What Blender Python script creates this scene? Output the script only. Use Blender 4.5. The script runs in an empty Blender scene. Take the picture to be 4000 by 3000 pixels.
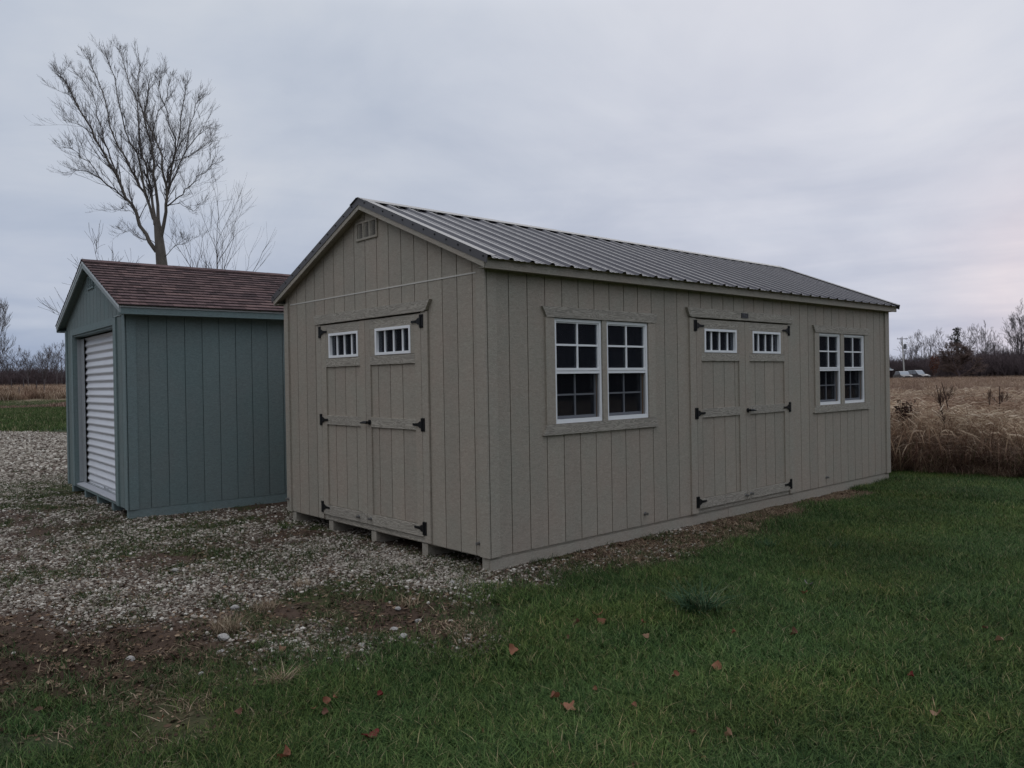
import bpy, bmesh, math, random
import numpy as np
from mathutils import Vector, Matrix
random.seed(7); RS = np.random.RandomState(7)
SC = bpy.context.scene; COL = SC.collection

# ------------------------------------------------------------------ camera
CAM = Vector((5.0774, -4.3104, 1.6049))
def cam_axes(yaw=.8357, pitch=-.0053, roll=-.0169):
    cy, sy, cp, sp = math.cos(yaw), math.sin(yaw), math.cos(pitch), math.sin(pitch)
    f = Vector((-sy*cp, cy*cp, sp)); r = Vector((cy, sy, 0)); u = r.cross(f)
    cr, sr = math.cos(roll), math.sin(roll)
    return r*cr+u*sr, u*cr-r*sr, f
R_, U_, F_ = cam_axes()
cd = bpy.data.cameras.new('camera'); cam = bpy.data.objects.new('camera', cd); COL.objects.link(cam)
m = Matrix.Identity(4)
for i in range(3):
    m[i][0] = R_[i]; m[i][1] = U_[i]; m[i][2] = -F_[i]; m[i][3] = CAM[i]
cam.matrix_world = m
cd.sensor_width = 36; cd.lens = 36*3085.8/4000; cd.clip_end = 3000; cd.clip_start = .05
SC.camera = cam

# ------------------------------------------------------------------ sky, sun, exposure
SUN_EL, SUN_AZ = math.radians(36), math.radians(-28)     # broad glow behind the overcast
W = bpy.data.worlds.new('World'); SC.world = W; W.use_nodes = True
nt = W.node_tree; nt.nodes.clear(); N = nt.nodes; LK = nt.links
def wn(t, **k):
    n = N.new(t)
    for a, b in k.items(): setattr(n, a, b)
    return n
out = wn('ShaderNodeOutputWorld')
sky = wn('ShaderNodeTexSky', sky_type='NISHITA'); sky.sun_disc = False
sky.sun_elevation = SUN_EL; sky.sun_rotation = SUN_AZ; sky.air_density = 1.3; sky.dust_density = 3
bg1 = wn('ShaderNodeBackground'); bg1.inputs[1].default_value = .05; LK.new(sky.outputs[0], bg1.inputs[0])
tc = wn('ShaderNodeTexCoord'); sep = wn('ShaderNodeSeparateXYZ'); LK.new(tc.outputs['Generated'], sep.inputs[0])
def math_(op, a, b=None, c=None):
    n = wn('ShaderNodeMath', operation=op)
    for i, v in enumerate((a, b, c)):
        if v is None: continue
        if isinstance(v, (int, float)): n.inputs[i].default_value = v
        else: LK.new(v, n.inputs[i])
    return n.outputs[0]
# cloud deck coordinates: direction projected on a layer overhead
zz = math_('MAXIMUM', sep.outputs[2], 0.0); zd = math_('ADD', zz, .22)
cx = math_('DIVIDE', sep.outputs[0], zd); cy = math_('DIVIDE', sep.outputs[1], zd)
cmb = wn('ShaderNodeCombineXYZ'); LK.new(cx, cmb.inputs[0]); LK.new(cy, cmb.inputs[1])
def noise(scale, detail, rough, off=(0, 0, 0), vec=cmb.outputs[0], sc=(1, 1, 1), dist=0.):
    mp = wn('ShaderNodeMapping'); LK.new(vec, mp.inputs[0]); mp.inputs[1].default_value = off; mp.inputs[3].default_value = sc
    n = wn('ShaderNodeTexNoise'); LK.new(mp.outputs[0], n.inputs[0])
    n.inputs['Scale'].default_value = scale; n.inputs['Detail'].default_value = detail; n.inputs['Roughness'].default_value = rough
    n.inputs['Distortion'].default_value = dist
    return n.outputs[0]
n1 = noise(.55, 5, .5, (3.1, .7, 0), dist=.6); n2 = noise(1.7, 6, .55, (1.2, 5.1, 0), dist=.4); n3 = noise(.35, 2, .5, (8, 2, 0))
nn = math_('ADD', math_('MULTIPLY', n1, .6), math_('MULTIPLY', n2, .4))
ramp = wn('ShaderNodeValToRGB'); LK.new(nn, ramp.inputs[0])
e = ramp.color_ramp.elements
e[0].position = .34; e[0].color = (.41, .47, .59, 1)
e[1].position = .65; e[1].color = (.67, .70, .76, 1)
e_ = ramp.color_ramp.elements.new(.48); e_.color = (.53, .58, .68, 1)
# elevation gradient: overcast is darker and bluer towards the horizon, lighter overhead
gr = wn('ShaderNodeValToRGB'); LK.new(zz, gr.inputs[0]); g = gr.color_ramp.elements
g[0].position = 0; g[0].color = (.80, .86, .95, 1); g[1].position = 1; g[1].color = (2.3, 2.22, 2.12, 1)
for p, c in ((.10, (.86, .89, .95, 1)), (.25, (1.0, 1.0, 1.0, 1)), (.42, (1.02, 1.02, 1.01, 1)), (.58, (1.5, 1.47, 1.43, 1)), (.78, (2.0, 1.95, 1.88, 1))):
    q = g.new(p); q.color = c
mul = wn('ShaderNodeMixRGB', blend_type='MULTIPLY'); mul.inputs[0].default_value = 1
LK.new(ramp.outputs[0], mul.inputs[1]); LK.new(gr.outputs[0], mul.inputs[2])
# the thin place in the deck where the hidden sun glows
def glow(direction, power, strength, prev, colr):
    dv = wn('ShaderNodeVectorMath', operation='DOT_PRODUCT'); LK.new(tc.outputs['Generated'], dv.inputs[0])
    dv.inputs[1].default_value = Vector(direction).normalized()
    v = math_('MULTIPLY', math_('POWER', math_('MAXIMUM', dv.outputs['Value'], 0.), power), strength)
    mx = wn('ShaderNodeMixRGB', blend_type='ADD'); LK.new(v, mx.inputs[0]); LK.new(prev, mx.inputs[1]); mx.inputs[2].default_value = colr
    return mx.outputs[0]
c_ = glow((-.42, .86, .24), 14, .85, mul.outputs[0], (.14, .115, .11, 1))
c_ = glow((-.20, .97, .085), 140, 1.5, c_, (.16, .07, .03, 1))
nb_ = noise(2.2, 4, .55, (0, 0, 3.), vec=tc.outputs['Generated'], sc=(1, 1, 11), dist=.3)
bandr = wn('ShaderNodeValToRGB'); LK.new(nb_, bandr.inputs[0]); be = bandr.color_ramp.elements
be[0].position = .40; be[0].color = (.86, .885, .92, 1); be[1].position = .60; be[1].color = (1.05, 1.035, 1.02, 1)
low_ = math_('SUBTRACT', 1., math_('MINIMUM', math_('MULTIPLY', zz, 3.2), 1.))
bm_ = wn('ShaderNodeMixRGB', blend_type='MULTIPLY'); LK.new(low_, bm_.inputs[0]); LK.new(c_, bm_.inputs[1]); LK.new(bandr.outputs[0], bm_.inputs[2]); c_ = bm_.outputs[0]
bg2 = wn('ShaderNodeBackground'); bg2.inputs[1].default_value = 1.0; LK.new(c_, bg2.inputs[0])
mxs = wn('ShaderNodeMixShader'); mxs.inputs[0].default_value = .93
LK.new(bg1.outputs[0], mxs.inputs[1]); LK.new(bg2.outputs[0], mxs.inputs[2]); LK.new(mxs.outputs[0], out.inputs[0])
sl = bpy.data.lights.new('sun', 'SUN'); sl.energy = .5; sl.angle = math.radians(50); sl.color = (1, .97, .93)
so = bpy.data.objects.new('sun', sl); COL.objects.link(so)
sdir = Vector((math.sin(SUN_AZ)*math.cos(SUN_EL), math.cos(SUN_AZ)*math.cos(SUN_EL), math.sin(SUN_EL)))
so.rotation_euler = sdir.to_track_quat('Z', 'Y').to_euler()
SC.view_settings.view_transform = 'Standard'; SC.view_settings.look = 'None'
SC.view_settings.exposure = 0; SC.view_settings.gamma = 1; SC.view_settings.use_curve_mapping = False
SC.cycles.max_bounces = 6; SC.cycles.transparent_max_bounces = 12; SC.cycles.use_denoising = True

# ------------------------------------------------------------------ materials
class MT:
    def __init__(s, name, rough=.8, spec=.3, metal=0.):
        s.m = bpy.data.materials.new(name); s.m.use_nodes = True; s.t = s.m.node_tree
        s.b = s.t.nodes['Principled BSDF']; s.b.inputs['Roughness'].default_value = rough
        s.b.inputs['Specular IOR Level'].default_value = spec; s.b.inputs['Metallic'].default_value = metal
    def n(s, t, **k):
        n = s.t.nodes.new(t)
        for a, b in k.items(): setattr(n, a, b)
        return n
    def l(s, a, b): s.t.links.new(a, b)
    def coord(s, kind='Object', sc=(1, 1, 1), rnd=0):
        if kind == 'World': v = s.n('ShaderNodeNewGeometry').outputs['Position']
        else: v = s.n('ShaderNodeTexCoord').outputs[kind]
        mp = s.n('ShaderNodeMapping'); s.l(v, mp.inputs[0]); mp.inputs[3].default_value = sc
        if rnd:
            oi = s.n('ShaderNodeObjectInfo'); mm = s.n('ShaderNodeMath', operation='MULTIPLY'); s.l(oi.outputs['Random'], mm.inputs[0]); mm.inputs[1].default_value = rnd
            s.l(mm.outputs[0], mp.inputs[1])
        return mp.outputs[0]
    def noise(s, v, scale, detail=4, rough=.55, dist=0.):
        n = s.n('ShaderNodeTexNoise'); s.l(v, n.inputs[0]); n.inputs['Scale'].default_value = scale
        n.inputs['Detail'].default_value = detail; n.inputs['Roughness'].default_value = rough; n.inputs['Distortion'].default_value = dist
        return n.outputs[0]
    def ramp(s, v, stops):
        r = s.n('ShaderNodeValToRGB'); s.l(v, r.inputs[0]); el = r.color_ramp.elements
        while len(el) < len(stops): el.new(.5)
        for e, (p, c) in zip(el, stops):
            e.position = p; e.color = (*c, 1) if len(c) == 3 else c
        return r.outputs[0]
    def mix(s, f, a, b, mode='MIX'):
        n = s.n('ShaderNodeMixRGB', blend_type=mode)
        for i, v in enumerate((f, a, b)):
            if isinstance(v, (int, float)): n.inputs[i].default_value = v
            elif isinstance(v, tuple): n.inputs[i].default_value = (*v, 1)
            else: s.l(v, n.inputs[i])
        return n.outputs[0]
    def mth(s, op, a, b=0.):
        n = s.n('ShaderNodeMath', operation=op)
        for i, v in enumerate((a, b)):
            if isinstance(v, (int, float)): n.inputs[i].default_value = v
            else: s.l(v, n.inputs[i])
        return n.outputs[0]
    def col(s, v):
        if isinstance(v, tuple): s.b.inputs['Base Color'].default_value = (*v, 1)
        else: s.l(v, s.b.inputs['Base Color'])
        return s
    def bump(s, h, dist, strength=1.):
        b = s.n('ShaderNodeBump'); b.inputs['Distance'].default_value = dist; b.inputs['Strength'].default_value = strength
        s.l(h, b.inputs['Height']); s.l(b.outputs[0], s.b.inputs['Normal']); return s

def painted_siding(name, base, grain_axis=2, grain=True):
    """rough sawn engineered siding: flecks, short cross scratches and a faint mottle"""
    M = MT(name, .62, .25)
    v = M.coord('Object', (1, 1, 1), 7)
    vs = M.coord('World', (1, 1, 2.6))
    fleck = M.noise(vs, 27, 4, .7, 1.2); mott = M.noise(M.coord('World'), 2.2, 5, .6); fine = M.noise(M.coord('World'), 160, 2, .6)
    col = M.mix(M.ramp(fleck, [(.38, (0, 0, 0)), (.68, (1, 1, 1))]), tuple(c*.83 for c in base), tuple(min(1, c*1.13) for c in base))
    warm = (base[0]*1.03, base[1]*.985, base[2]*.97); cool = (base[0]*.97, base[1]*1.0, base[2]*.99)
    tint = M.ramp(mott, [(.35, tuple(c/base[1] for c in cool)), (.65, tuple(c/base[1] for c in warm))])
    norm = M.mix(1., tint, (base[1]/base[0], 1., base[1]/base[2]), 'MULTIPLY')
    col = M.mix(1., col, norm, 'MULTIPLY')
    oi = M.n('ShaderNodeObjectInfo'); ov = M.ramp(oi.outputs['Random'], [(0, (.955, .955, .955)), (1, (1.045, 1.04, 1.035))])
    M.col(M.mix(1., col, ov, 'MULTIPLY'))
    h = M.mth('ADD', M.mth('MULTIPLY', fleck, .7), M.mth('MULTIPLY', fine, .3))
    M.bump(h, .006, .8); return M.m

def painted_trim(name, base, axis='x'):
    """embossed cedar grain trim board"""
    M = MT(name, .6, .28)
    sc = {'x': (1, 1, 9), 'z': (9, 9, 1)}[axis]
    v = M.coord('World', sc); w = M.noise(v, 2.6, 2, .5, .9)
    bands = M.mth('FRACT', M.mth('MULTIPLY', w, 11.)); bands = M.mth('ABSOLUTE', M.mth('SUBTRACT', bands, .5))
    fine = M.noise(M.coord('World', sc), 26, 3, .6)
    h = M.mth('ADD', M.mth('MULTIPLY', bands, 1.2), M.mth('MULTIPLY', fine, .6))
    col = M.mix(M.ramp(h, [(.35, (0, 0, 0)), (.8, (1, 1, 1))]), tuple(c*.66 for c in base), tuple(min(1, c*1.16) for c in base))
    oi = M.n('ShaderNodeObjectInfo'); ov = M.ramp(oi.outputs['Random'], [(0, (.96, .96, .96)), (1, (1.04, 1.04, 1.03))])
    M.col(M.mix(1., col, ov, 'MULTIPLY')); M.bump(h, .004, .7); return M.m

TAN = (.345, .307, .256); GRN = (.165, .212, .212)
M_tan = painted_siding('tan_siding_paint', TAN)
M_tanx = painted_trim('tan_trim_grain_across', (.350, .317, .267), 'x'); M_tanz = painted_siding('tan_trim_paint', (.347, .314, .264))
M_grn = painted_siding('green_siding_paint', GRN); M_grnt = painted_siding('green_trim_paint', (.178, .235, .238))
def simple(name, c, rough=.6, spec=.3, metal=0., var=.06, scale=20, bump=0.):
    M = MT(name, rough, spec, metal); n = M.noise(M.coord('World'), scale, 4, .6)
    M.col(M.mix(n, tuple(x*(1-var) for x in c), tuple(min(1, x*(1+var)) for x in c)))
    if bump: M.bump(n, bump)
    return M.m
M_pale = simple('pale_batten_paint', (.56, .53, .48))
M_white = simple('white_vinyl', (.84, .845, .85), .35, .4, var=.03)
M_grid = simple('sash_behind_screen', (.55, .57, .62), .5)  # white vinyl greyed, the screen's dimming painted into the colour
M_black = simple('black_hardware', (.006, .006, .007), .45, .4, var=.3)
M_steel = simple('bolt_steel', (.30, .30, .30), .35, .5, .9)
M_pine = simple('pine_stud', (.42, .28, .17), .8, .2, var=.2, scale=9)
M_inside = simple('inside_sheathing', (.30, .25, .19), .9, .1, var=.2, scale=6)
M_floor = simple('plywood_floor', (.20, .15, .10), .9, .1, var=.2, scale=5)
M_drip = simple('pale_drip_edge', (.50, .53, .53), .4, .4, var=.04)
M_rakeg = simple('weathered_grey_rake_board', (.28, .32, .32), .6, .3, var=.08)
M_badge = simple('badge_bronze', (.035, .032, .035), .5, .4, var=.2); M_badgel = simple('badge_relief', (.13, .13, .15), .5)
M_trimmetal = simple('dark_brown_trim_metal', (.078, .073, .075), .42, .5, 0., var=.08, scale=6)
def roof_metal():
    M = MT('charcoal_roof_metal', .34, .22); n = M.noise(M.coord('World'), 3.5, 4, .6); f = M.noise(M.coord('World'), 60, 2)
    M.col(M.mix(n, (.050, .048, .056), (.072, .070, .082)))
    r = M.mth('ADD', M.mth('MULTIPLY', f, .14), .32); M.l(r, M.b.inputs['Roughness']); M.bump(n, .004); return M.m
M_roof = roof_metal()
def glass():
    M = MT('window_glass'); t = M.t; b = M.b; t.nodes.remove(b)
    fr = M.n('ShaderNodeFresnel'); fr.inputs[0].default_value = 1.5
    g = M.n('ShaderNodeBsdfGlossy'); g.inputs['Roughness'].default_value = .015
    nb = M.noise(M.coord('World'), 1.4, 2); bp = M.n('ShaderNodeBump'); bp.inputs['Distance'].default_value = .0012; M.l(nb, bp.inputs['Height']); M.l(bp.outputs[0], g.inputs['Normal'])
    tr = M.n('ShaderNodeBsdfTransparent'); tr.inputs[0].default_value = (.60, .63, .68, 1)
    df = M.n('ShaderNodeBsdfDiffuse'); df.inputs[0].default_value = (.34, .38, .48, 1); m0 = M.n('ShaderNodeMixShader'); m0.inputs[0].default_value = .04; M.l(tr.outputs[0], m0.inputs[1]); M.l(df.outputs[0], m0.inputs[2])
    mx = M.n('ShaderNodeMixShader'); M.l(M.mth('MULTIPLY', fr.outputs[0], .85), mx.inputs[0]); M.l(m0.outputs[0], mx.inputs[1]); M.l(g.outputs[0], mx.inputs[2])
    M.l(mx.outputs[0], t.nodes['Material Output'].inputs[0]); return M.m
M_glass = glass()
def screen():
    M = MT('insect_screen'); t = M.t; t.nodes.remove(M.b)
    d = M.n('ShaderNodeBsdfDiffuse'); d.inputs[0].default_value = (.010, .010, .012, 1)
    tr = M.n('ShaderNodeBsdfTransparent'); mx = M.n('ShaderNodeMixShader'); mx.inputs[0].default_value = .5
    M.l(tr.outputs[0], mx.inputs[1]); M.l(d.outputs[0], mx.inputs[2]); M.l(mx.outputs[0], t.nodes['Material Output'].inputs[0]); return M.m
M_screen = screen()
def shingle_mat():
    M = MT('brown_asphalt_shingle', .93, .12)
    n = M.noise(M.coord('World'), 5, 3, .5); f = M.noise(M.coord('World'), 220, 2, .7)
    at = M.n('ShaderNodeAttribute', attribute_name='tone'); 
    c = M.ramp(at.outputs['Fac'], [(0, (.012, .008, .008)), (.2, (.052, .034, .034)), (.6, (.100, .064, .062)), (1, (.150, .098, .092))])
    c = M.mix(1., c, M.ramp(f, [(.3, (.72, .72, .72)), (.7, (1.3, 1.3, 1.3))]), 'MULTIPLY')
    oi = M.n('ShaderNodeObjectInfo'); c = M.mix(1., c, M.ramp(oi.outputs['Random'], [(0, (.88, .88, .92)), (1, (1.10, 1.08, 1.06))]), 'MULTIPLY')
    M.col(M.mix(1., c, M.ramp(n, [(.3, (.85, .85, .88)), (.7, (1.12, 1.12, 1.1))]), 'MULTIPLY')); M.bump(f, .003); return M.m
M_shingle = shingle_mat()
M_curtain = simple('white_door_curtain', (.66, .67, .70), .4, .4, var=.05, scale=3)
M_galv = simple('galvanised_steel', (.42, .44, .45), .38, .5, .5, var=.15, scale=25)
M_alu = simple('ridged_aluminium', (.60, .61, .64), .35, .5, .45, var=.08)

# ------------------------------------------------------------------ mesh helpers
class MB:
    def __init__(s): s.v = []; s.f = []; s.a = []
    def prism(s, F, poly, o0, o1):
        """polygon in the (s, z) plane of frame F pushed out from o0 to o1"""
        O, S, U, Nn = F; k = len(s.v); n = len(poly)
        for o in (o0, o1):
            for a, b in poly: s.v.append(tuple(O+S*a+U*b+Nn*o))
        s.f.append(tuple(range(k+n-1, k-1, -1))); s.f.append(tuple(range(k+n, k+2*n)))
        for i in range(n):
            j = (i+1) % n; s.f.append((k+i, k+j, k+n+j, k+n+i))
        return s
    def box(s, F, a0, a1, z0, z1, o0, o1): return s.prism(F, [(a0, z0), (a1, z0), (a1, z1), (a0, z1)], o0, o1)
    def quad(s, *p):
        k = len(s.v); s.v += [tuple(q) for q in p]; s.f.append(tuple(range(k, k+len(p)))); return s
    def tube(s, pts, rad, sides=8, cap=True):
        k0 = len(s.v); n = len(pts)
        for i, p in enumerate(pts):
            p = Vector(p); d = (Vector(pts[min(i+1, n-1)])-Vector(pts[max(i-1, 0)])).normalized()
            x = d.cross(Vector((0, 0, 1))); x = x.normalized() if x.length > 1e-4 else Vector((1, 0, 0)); y = d.cross(x)
            r = rad[i] if isinstance(rad, (list, tuple)) else rad
            for j in range(sides):
                a = 2*math.pi*j/sides; s.v.append(tuple(p+x*(r*math.cos(a))+y*(r*math.sin(a))))
        for i in range(n-1):
            for j in range(sides):
                j2 = (j+1) % sides; s.f.append((k0+i*sides+j, k0+i*sides+j2, k0+(i+1)*sides+j2, k0+(i+1)*sides+j))
        if cap:
            s.f.append(tuple(range(k0+sides-1, k0-1, -1))); s.f.append(tuple(k0+(n-1)*sides+j for j in range(sides)))
        return s
    def mesh(s, name, mat, smooth=False):
        me = bpy.data.meshes.new(name); me.from_pydata(s.v, [], s.f); me.materials.append(mat)
        bm = bmesh.new(); bm.from_mesh(me); bmesh.ops.recalc_face_normals(bm, faces=bm.faces); bm.to_mesh(me); bm.free()
        if smooth:
            for p in me.polygons: p.use_smooth = True
        return me
    def build(s, name, mat, parent=None, smooth=False, **k):
        o = bpy.data.objects.new(name, s.mesh(name, mat, smooth)); COL.objects.link(o)
        if parent is not None: o.parent = parent
        for a, b in k.items(): o[a] = b
        return o
def frame(o, s, u, n): return tuple(Vector(q) for q in (o, s, u, n))
def thing(name, label, cat, loc=(0, 0, 0), rz=0., group=None):
    o = bpy.data.objects.new(name, None); COL.objects.link(o); o.location = loc; o.rotation_euler = (0, 0, rz)
    o.empty_display_size = .3; tag(o, label, cat, group); return o
def tag(o, label, cat, group=None):
    o['label'] = label; o['category'] = cat
    if group: o['group'] = group
    return o
def struct(o): o['kind'] = 'structure'; return o
def raw_mesh(name, verts, faces, mat, smooth=False):
    """fast mesh from numpy arrays; faces (n,3) or (n,4)"""
    me = bpy.data.meshes.new(name); verts = np.asarray(verts, np.float32); faces = np.asarray(faces, np.int32); n, k = faces.shape
    me.vertices.add(len(verts)); me.vertices.foreach_set('co', verts.ravel())
    me.loops.add(n*k); me.loops.foreach_set('vertex_index', faces.ravel())
    me.polygons.add(n); me.polygons.foreach_set('loop_start', np.arange(0, n*k, k, dtype=np.int32))
    if smooth: me.polygons.foreach_set('use_smooth', np.ones(n, bool))
    me.update(calc_edges=True)
    if mat: me.materials.append(mat)
    return me
def attr(me, name, vals):
    a = me.attributes.new(name, 'FLOAT', 'POINT'); a.data.foreach_set('value', np.asarray(vals, np.float32))

# ------------------------------------------------------------------ terrain functions
def vnoise(x, y, seed=0):
    xi = np.floor(x).astype(np.int64); yi = np.floor(y).astype(np.int64); fx = x-xi; fy = y-yi
    fx = fx*fx*(3-2*fx); fy = fy*fy*(3-2*fy)
    def h(a, b):
        v = (a*374761393+b*668265263+seed*974634777) & 0x7fffffff
        v = ((v ^ (v >> 13))*1274126177) & 0x7fffffff
        return ((v ^ (v >> 16)) & 0xffff)/65535.
    return (h(xi, yi)*(1-fx)+h(xi+1, yi)*fx)*(1-fy)+(h(xi, yi+1)*(1-fx)+h(xi+1, yi+1)*fx)*fy
def fbm(x, y, seed=0, oct=4, s=1.):
    t = 0; a = .5; n = 0
    for i in range(oct):
        t = t+a*vnoise(x*s*2**i+i*17.3, y*s*2**i-i*9.1, seed+i); n += a; a *= .55
    return t/n
def poly_sd(x, y, P):
    """signed distance to a polygon, negative inside"""
    P = np.asarray(P, float); d = np.full(x.shape, 1e9); ins = np.zeros(x.shape, bool)
    for i in range(len(P)):
        a = P[i]; b = P[(i+1) % len(P)]; ex, ey = b-a; wx = x-a[0]; wy = y-a[1]
        t = np.clip((wx*ex+wy*ey)/(ex*ex+ey*ey), 0, 1); d = np.minimum(d, (wx-ex*t)**2+(wy-ey*t)**2)
        c = ((a[1] <= y) & (b[1] > y)) | ((b[1] <= y) & (a[1] > y))
        with np.errstate(divide='ignore', invalid='ignore'):
            xi = a[0]+(y-a[1])*ex/(ey if ey != 0 else 1e-9)
        ins ^= c & (x < xi)
    d = np.sqrt(d); return np.where(ins, -d, d)
sm = lambda a, b, v: (lambda t: t*t*(3-2*t))(np.clip((v-a)/(b-a), 0, 1))
YARD = [(.56, -3.61), (.435, -3.32), (.70, -3.05), (.60, -2.93), (.54, -2.66), (.62, -2.51), (.84, -2.26), (.965, -2.1), (1.05, -1.81), (1.25, -1.52), (1.32, -1.25),
        (1.04, -.85), (.80, -.75), (.60, -.51), (.60, -.15), (.70, .1), (.66, .31), (.74, .75), (.85, 1.75), (.68, 3.3), (.45, 4.9), (.28, 6.4), (-.1, 8.3), (-1, 9),
        (-8, 9.5), (-14, 8), (-26.2, 2.75), (-30, 1.34), (-45, -4), (-45, -14), (-3, -14), (0, -8)]
MEADOW = [(-6, 8.2), (-.565, 9.35), (1.27, 9.85), (8, 11.8), (30, 16), (70, 150), (-78, 150)]
def blob(x, y, cx, cy, r, rx=1., ang=0.):
    dx = x-cx; dy = y-cy; c, s = math.cos(ang), math.sin(ang)
    return np.exp(-(((dx*c+dy*s)/rx)**2+(-dx*s+dy*c)**2)/(r*r))
def masks(x, y):
    """yard (bare ground), gravel density, mud, moss, dry; each 0..1"""
    n = fbm(x, y, 3, 4, 2.2); n2 = fbm(x, y, 11, 4, .8); n3 = fbm(x, y, 23, 3, 5.)
    sd = poly_sd(x, y, YARD); ms = poly_sd(x, y, MEADOW)
    yard = 1-sm(-.32, .30, sd+(n-.5)*.9+(n3-.5)*.5)
    strip = sm(-.25, .35, x)*sm(.2, 1.2, y)*yard*(1-sm(-1, 0, -ms))      # leaf litter beside the long wall
    mud = np.clip(blob(x, y, -.45, -3.28, .56, 1.6, .55)*1.2+.45*blob(x, y, .15, -2.75, .35, 1.6, .6)+.5*blob(x, y, .5, -1.2, .4, 1.4, .6)+blob(x, y, .35, -3.45, .3, 1.3)+blob(x, y, -.2, -4.3, .8), 0, 1)
    far = np.sqrt((x-5)**2+(y+4.3)**2)
    g = .64+(n2-.5)*2.2+(n-.5)*1.7
    g = g+1.1*blob(x, y, -.95, -.42, .34, 1.9, .0)+.5*blob(x, y, -.1, -.15, .3, 2.)+.45*blob(x, y, -1.4, -2.72, .8, 1.6, .9)+.5*blob(x, y, -2.2, -1.1, .7, 1.6)
    g = g+.75*blob(x, y, .30, -2.2, .34, 1.8, .7)+.3*blob(x, y, .9, -1.75, .3, 1.4, .8)+.5*sm(12, 18, far)-.85*blob(x, y, .42, -1.12, .55, 1.35, .5)-.5*blob(x, y, -.5, -1.45, .45, 1.5)-.25*blob(x, y, -4.2, -1.6, .8)
    g = g-.35*blob(x, y, -.43, -2.5, .3, 1.4)-.9*mud-.35*strip+.3*blob(x, y, .7, 0.25, .25)
    gravel = np.clip(g, .04, 1)*yard
    mo = sm(.52, .68, fbm(x, y, 41, 4, 1.5))*.62+.75*blob(x, y, -9.3, -1.6, 1.0, 2.2, 0)+.5*blob(x, y, -3.6, -1.0, .5, 1.6)+.6*blob(x, y, -4.4, -1.7, .7, 1.7)+.35*blob(x, y, .2, -2.5, .4)
    moss = np.clip(mo*(.5+n3), 0, 1)*yard*(1-mud*.8)*(1-.7*sm(12, 17, far)*(1-blob(x, y, -9.3, -1.6, 1.6, 2.)))
    edge = np.exp(-(sd/.35)**2)
    dry = np.clip(strip*.9+edge*.55*n3*2*sm(.3, 1.4, y)+.9*blob(x, y, 2.69, -1.76, .15, 1.2)+.6*blob(x, y, 1.15, -1.15, .2, 1.5)+blob(x, y, .5, 6.4, .35, 1.8, 1.6)*.8, 0, 1)
    dry = np.clip(dry+.5*blob(x, y, .95, -2.85, .62, 1.9, -.75)*(n3+.2), 0, 1)
    return yard, gravel, mud, moss, dry, ms
def terrain(x, y):
    far = np.sqrt((x-5)**2+(y+4.3)**2)
    yard, gravel, mud, moss, dry, ms = masks(x, y)
    h = (fbm(x, y, 5, 3, .45)-.5)*.10*(1-yard)*sm(.4, 2.0, np.minimum(x, 50)+np.maximum(0, y-8.5)*.8)
    h = h+(fbm(x, y, 7, 3, 4.)-.5)*.022+(fbm(x, y, 9, 2, 14.)-.5)*.010*yard
    # tyre ruts pressed in the mud
    rut = np.sin((x*.45-y*.9)*26+3*fbm(x, y, 31, 3, 1.5)+2*n_(x, y))*.028
    h = h+mud*(rut-.03+(fbm(x, y, 13, 4, 3.)-.5)*.20+(fbm(x, y, 19, 3, 16.)-.5)*.05)
    h = h+.05*blob(x, y, 1.2, -1.2, .22, 1.5)*(.4+fbm(x, y, 15, 2, 9.))
    # the shed lot is level; far field climbs to a low bank on the west side
    fx = -x-.1*y
    h = h+1.15*sm(71, 86, fx)-.35*np.exp(-((fx-69.5)/1.6)**2)
    h = h+(fbm(x, y, 17, 2, .08)-.5)*.25*sm(25, 60, far)
    under = (x < .0) & (x > -3.6) & (y > .02) & (y < 7.9)
    h = np.where(under, np.minimum(h, -.01), h)
    return h-.012
n_ = lambda x, y: fbm(x, y, 37, 2, 6.)

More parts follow.
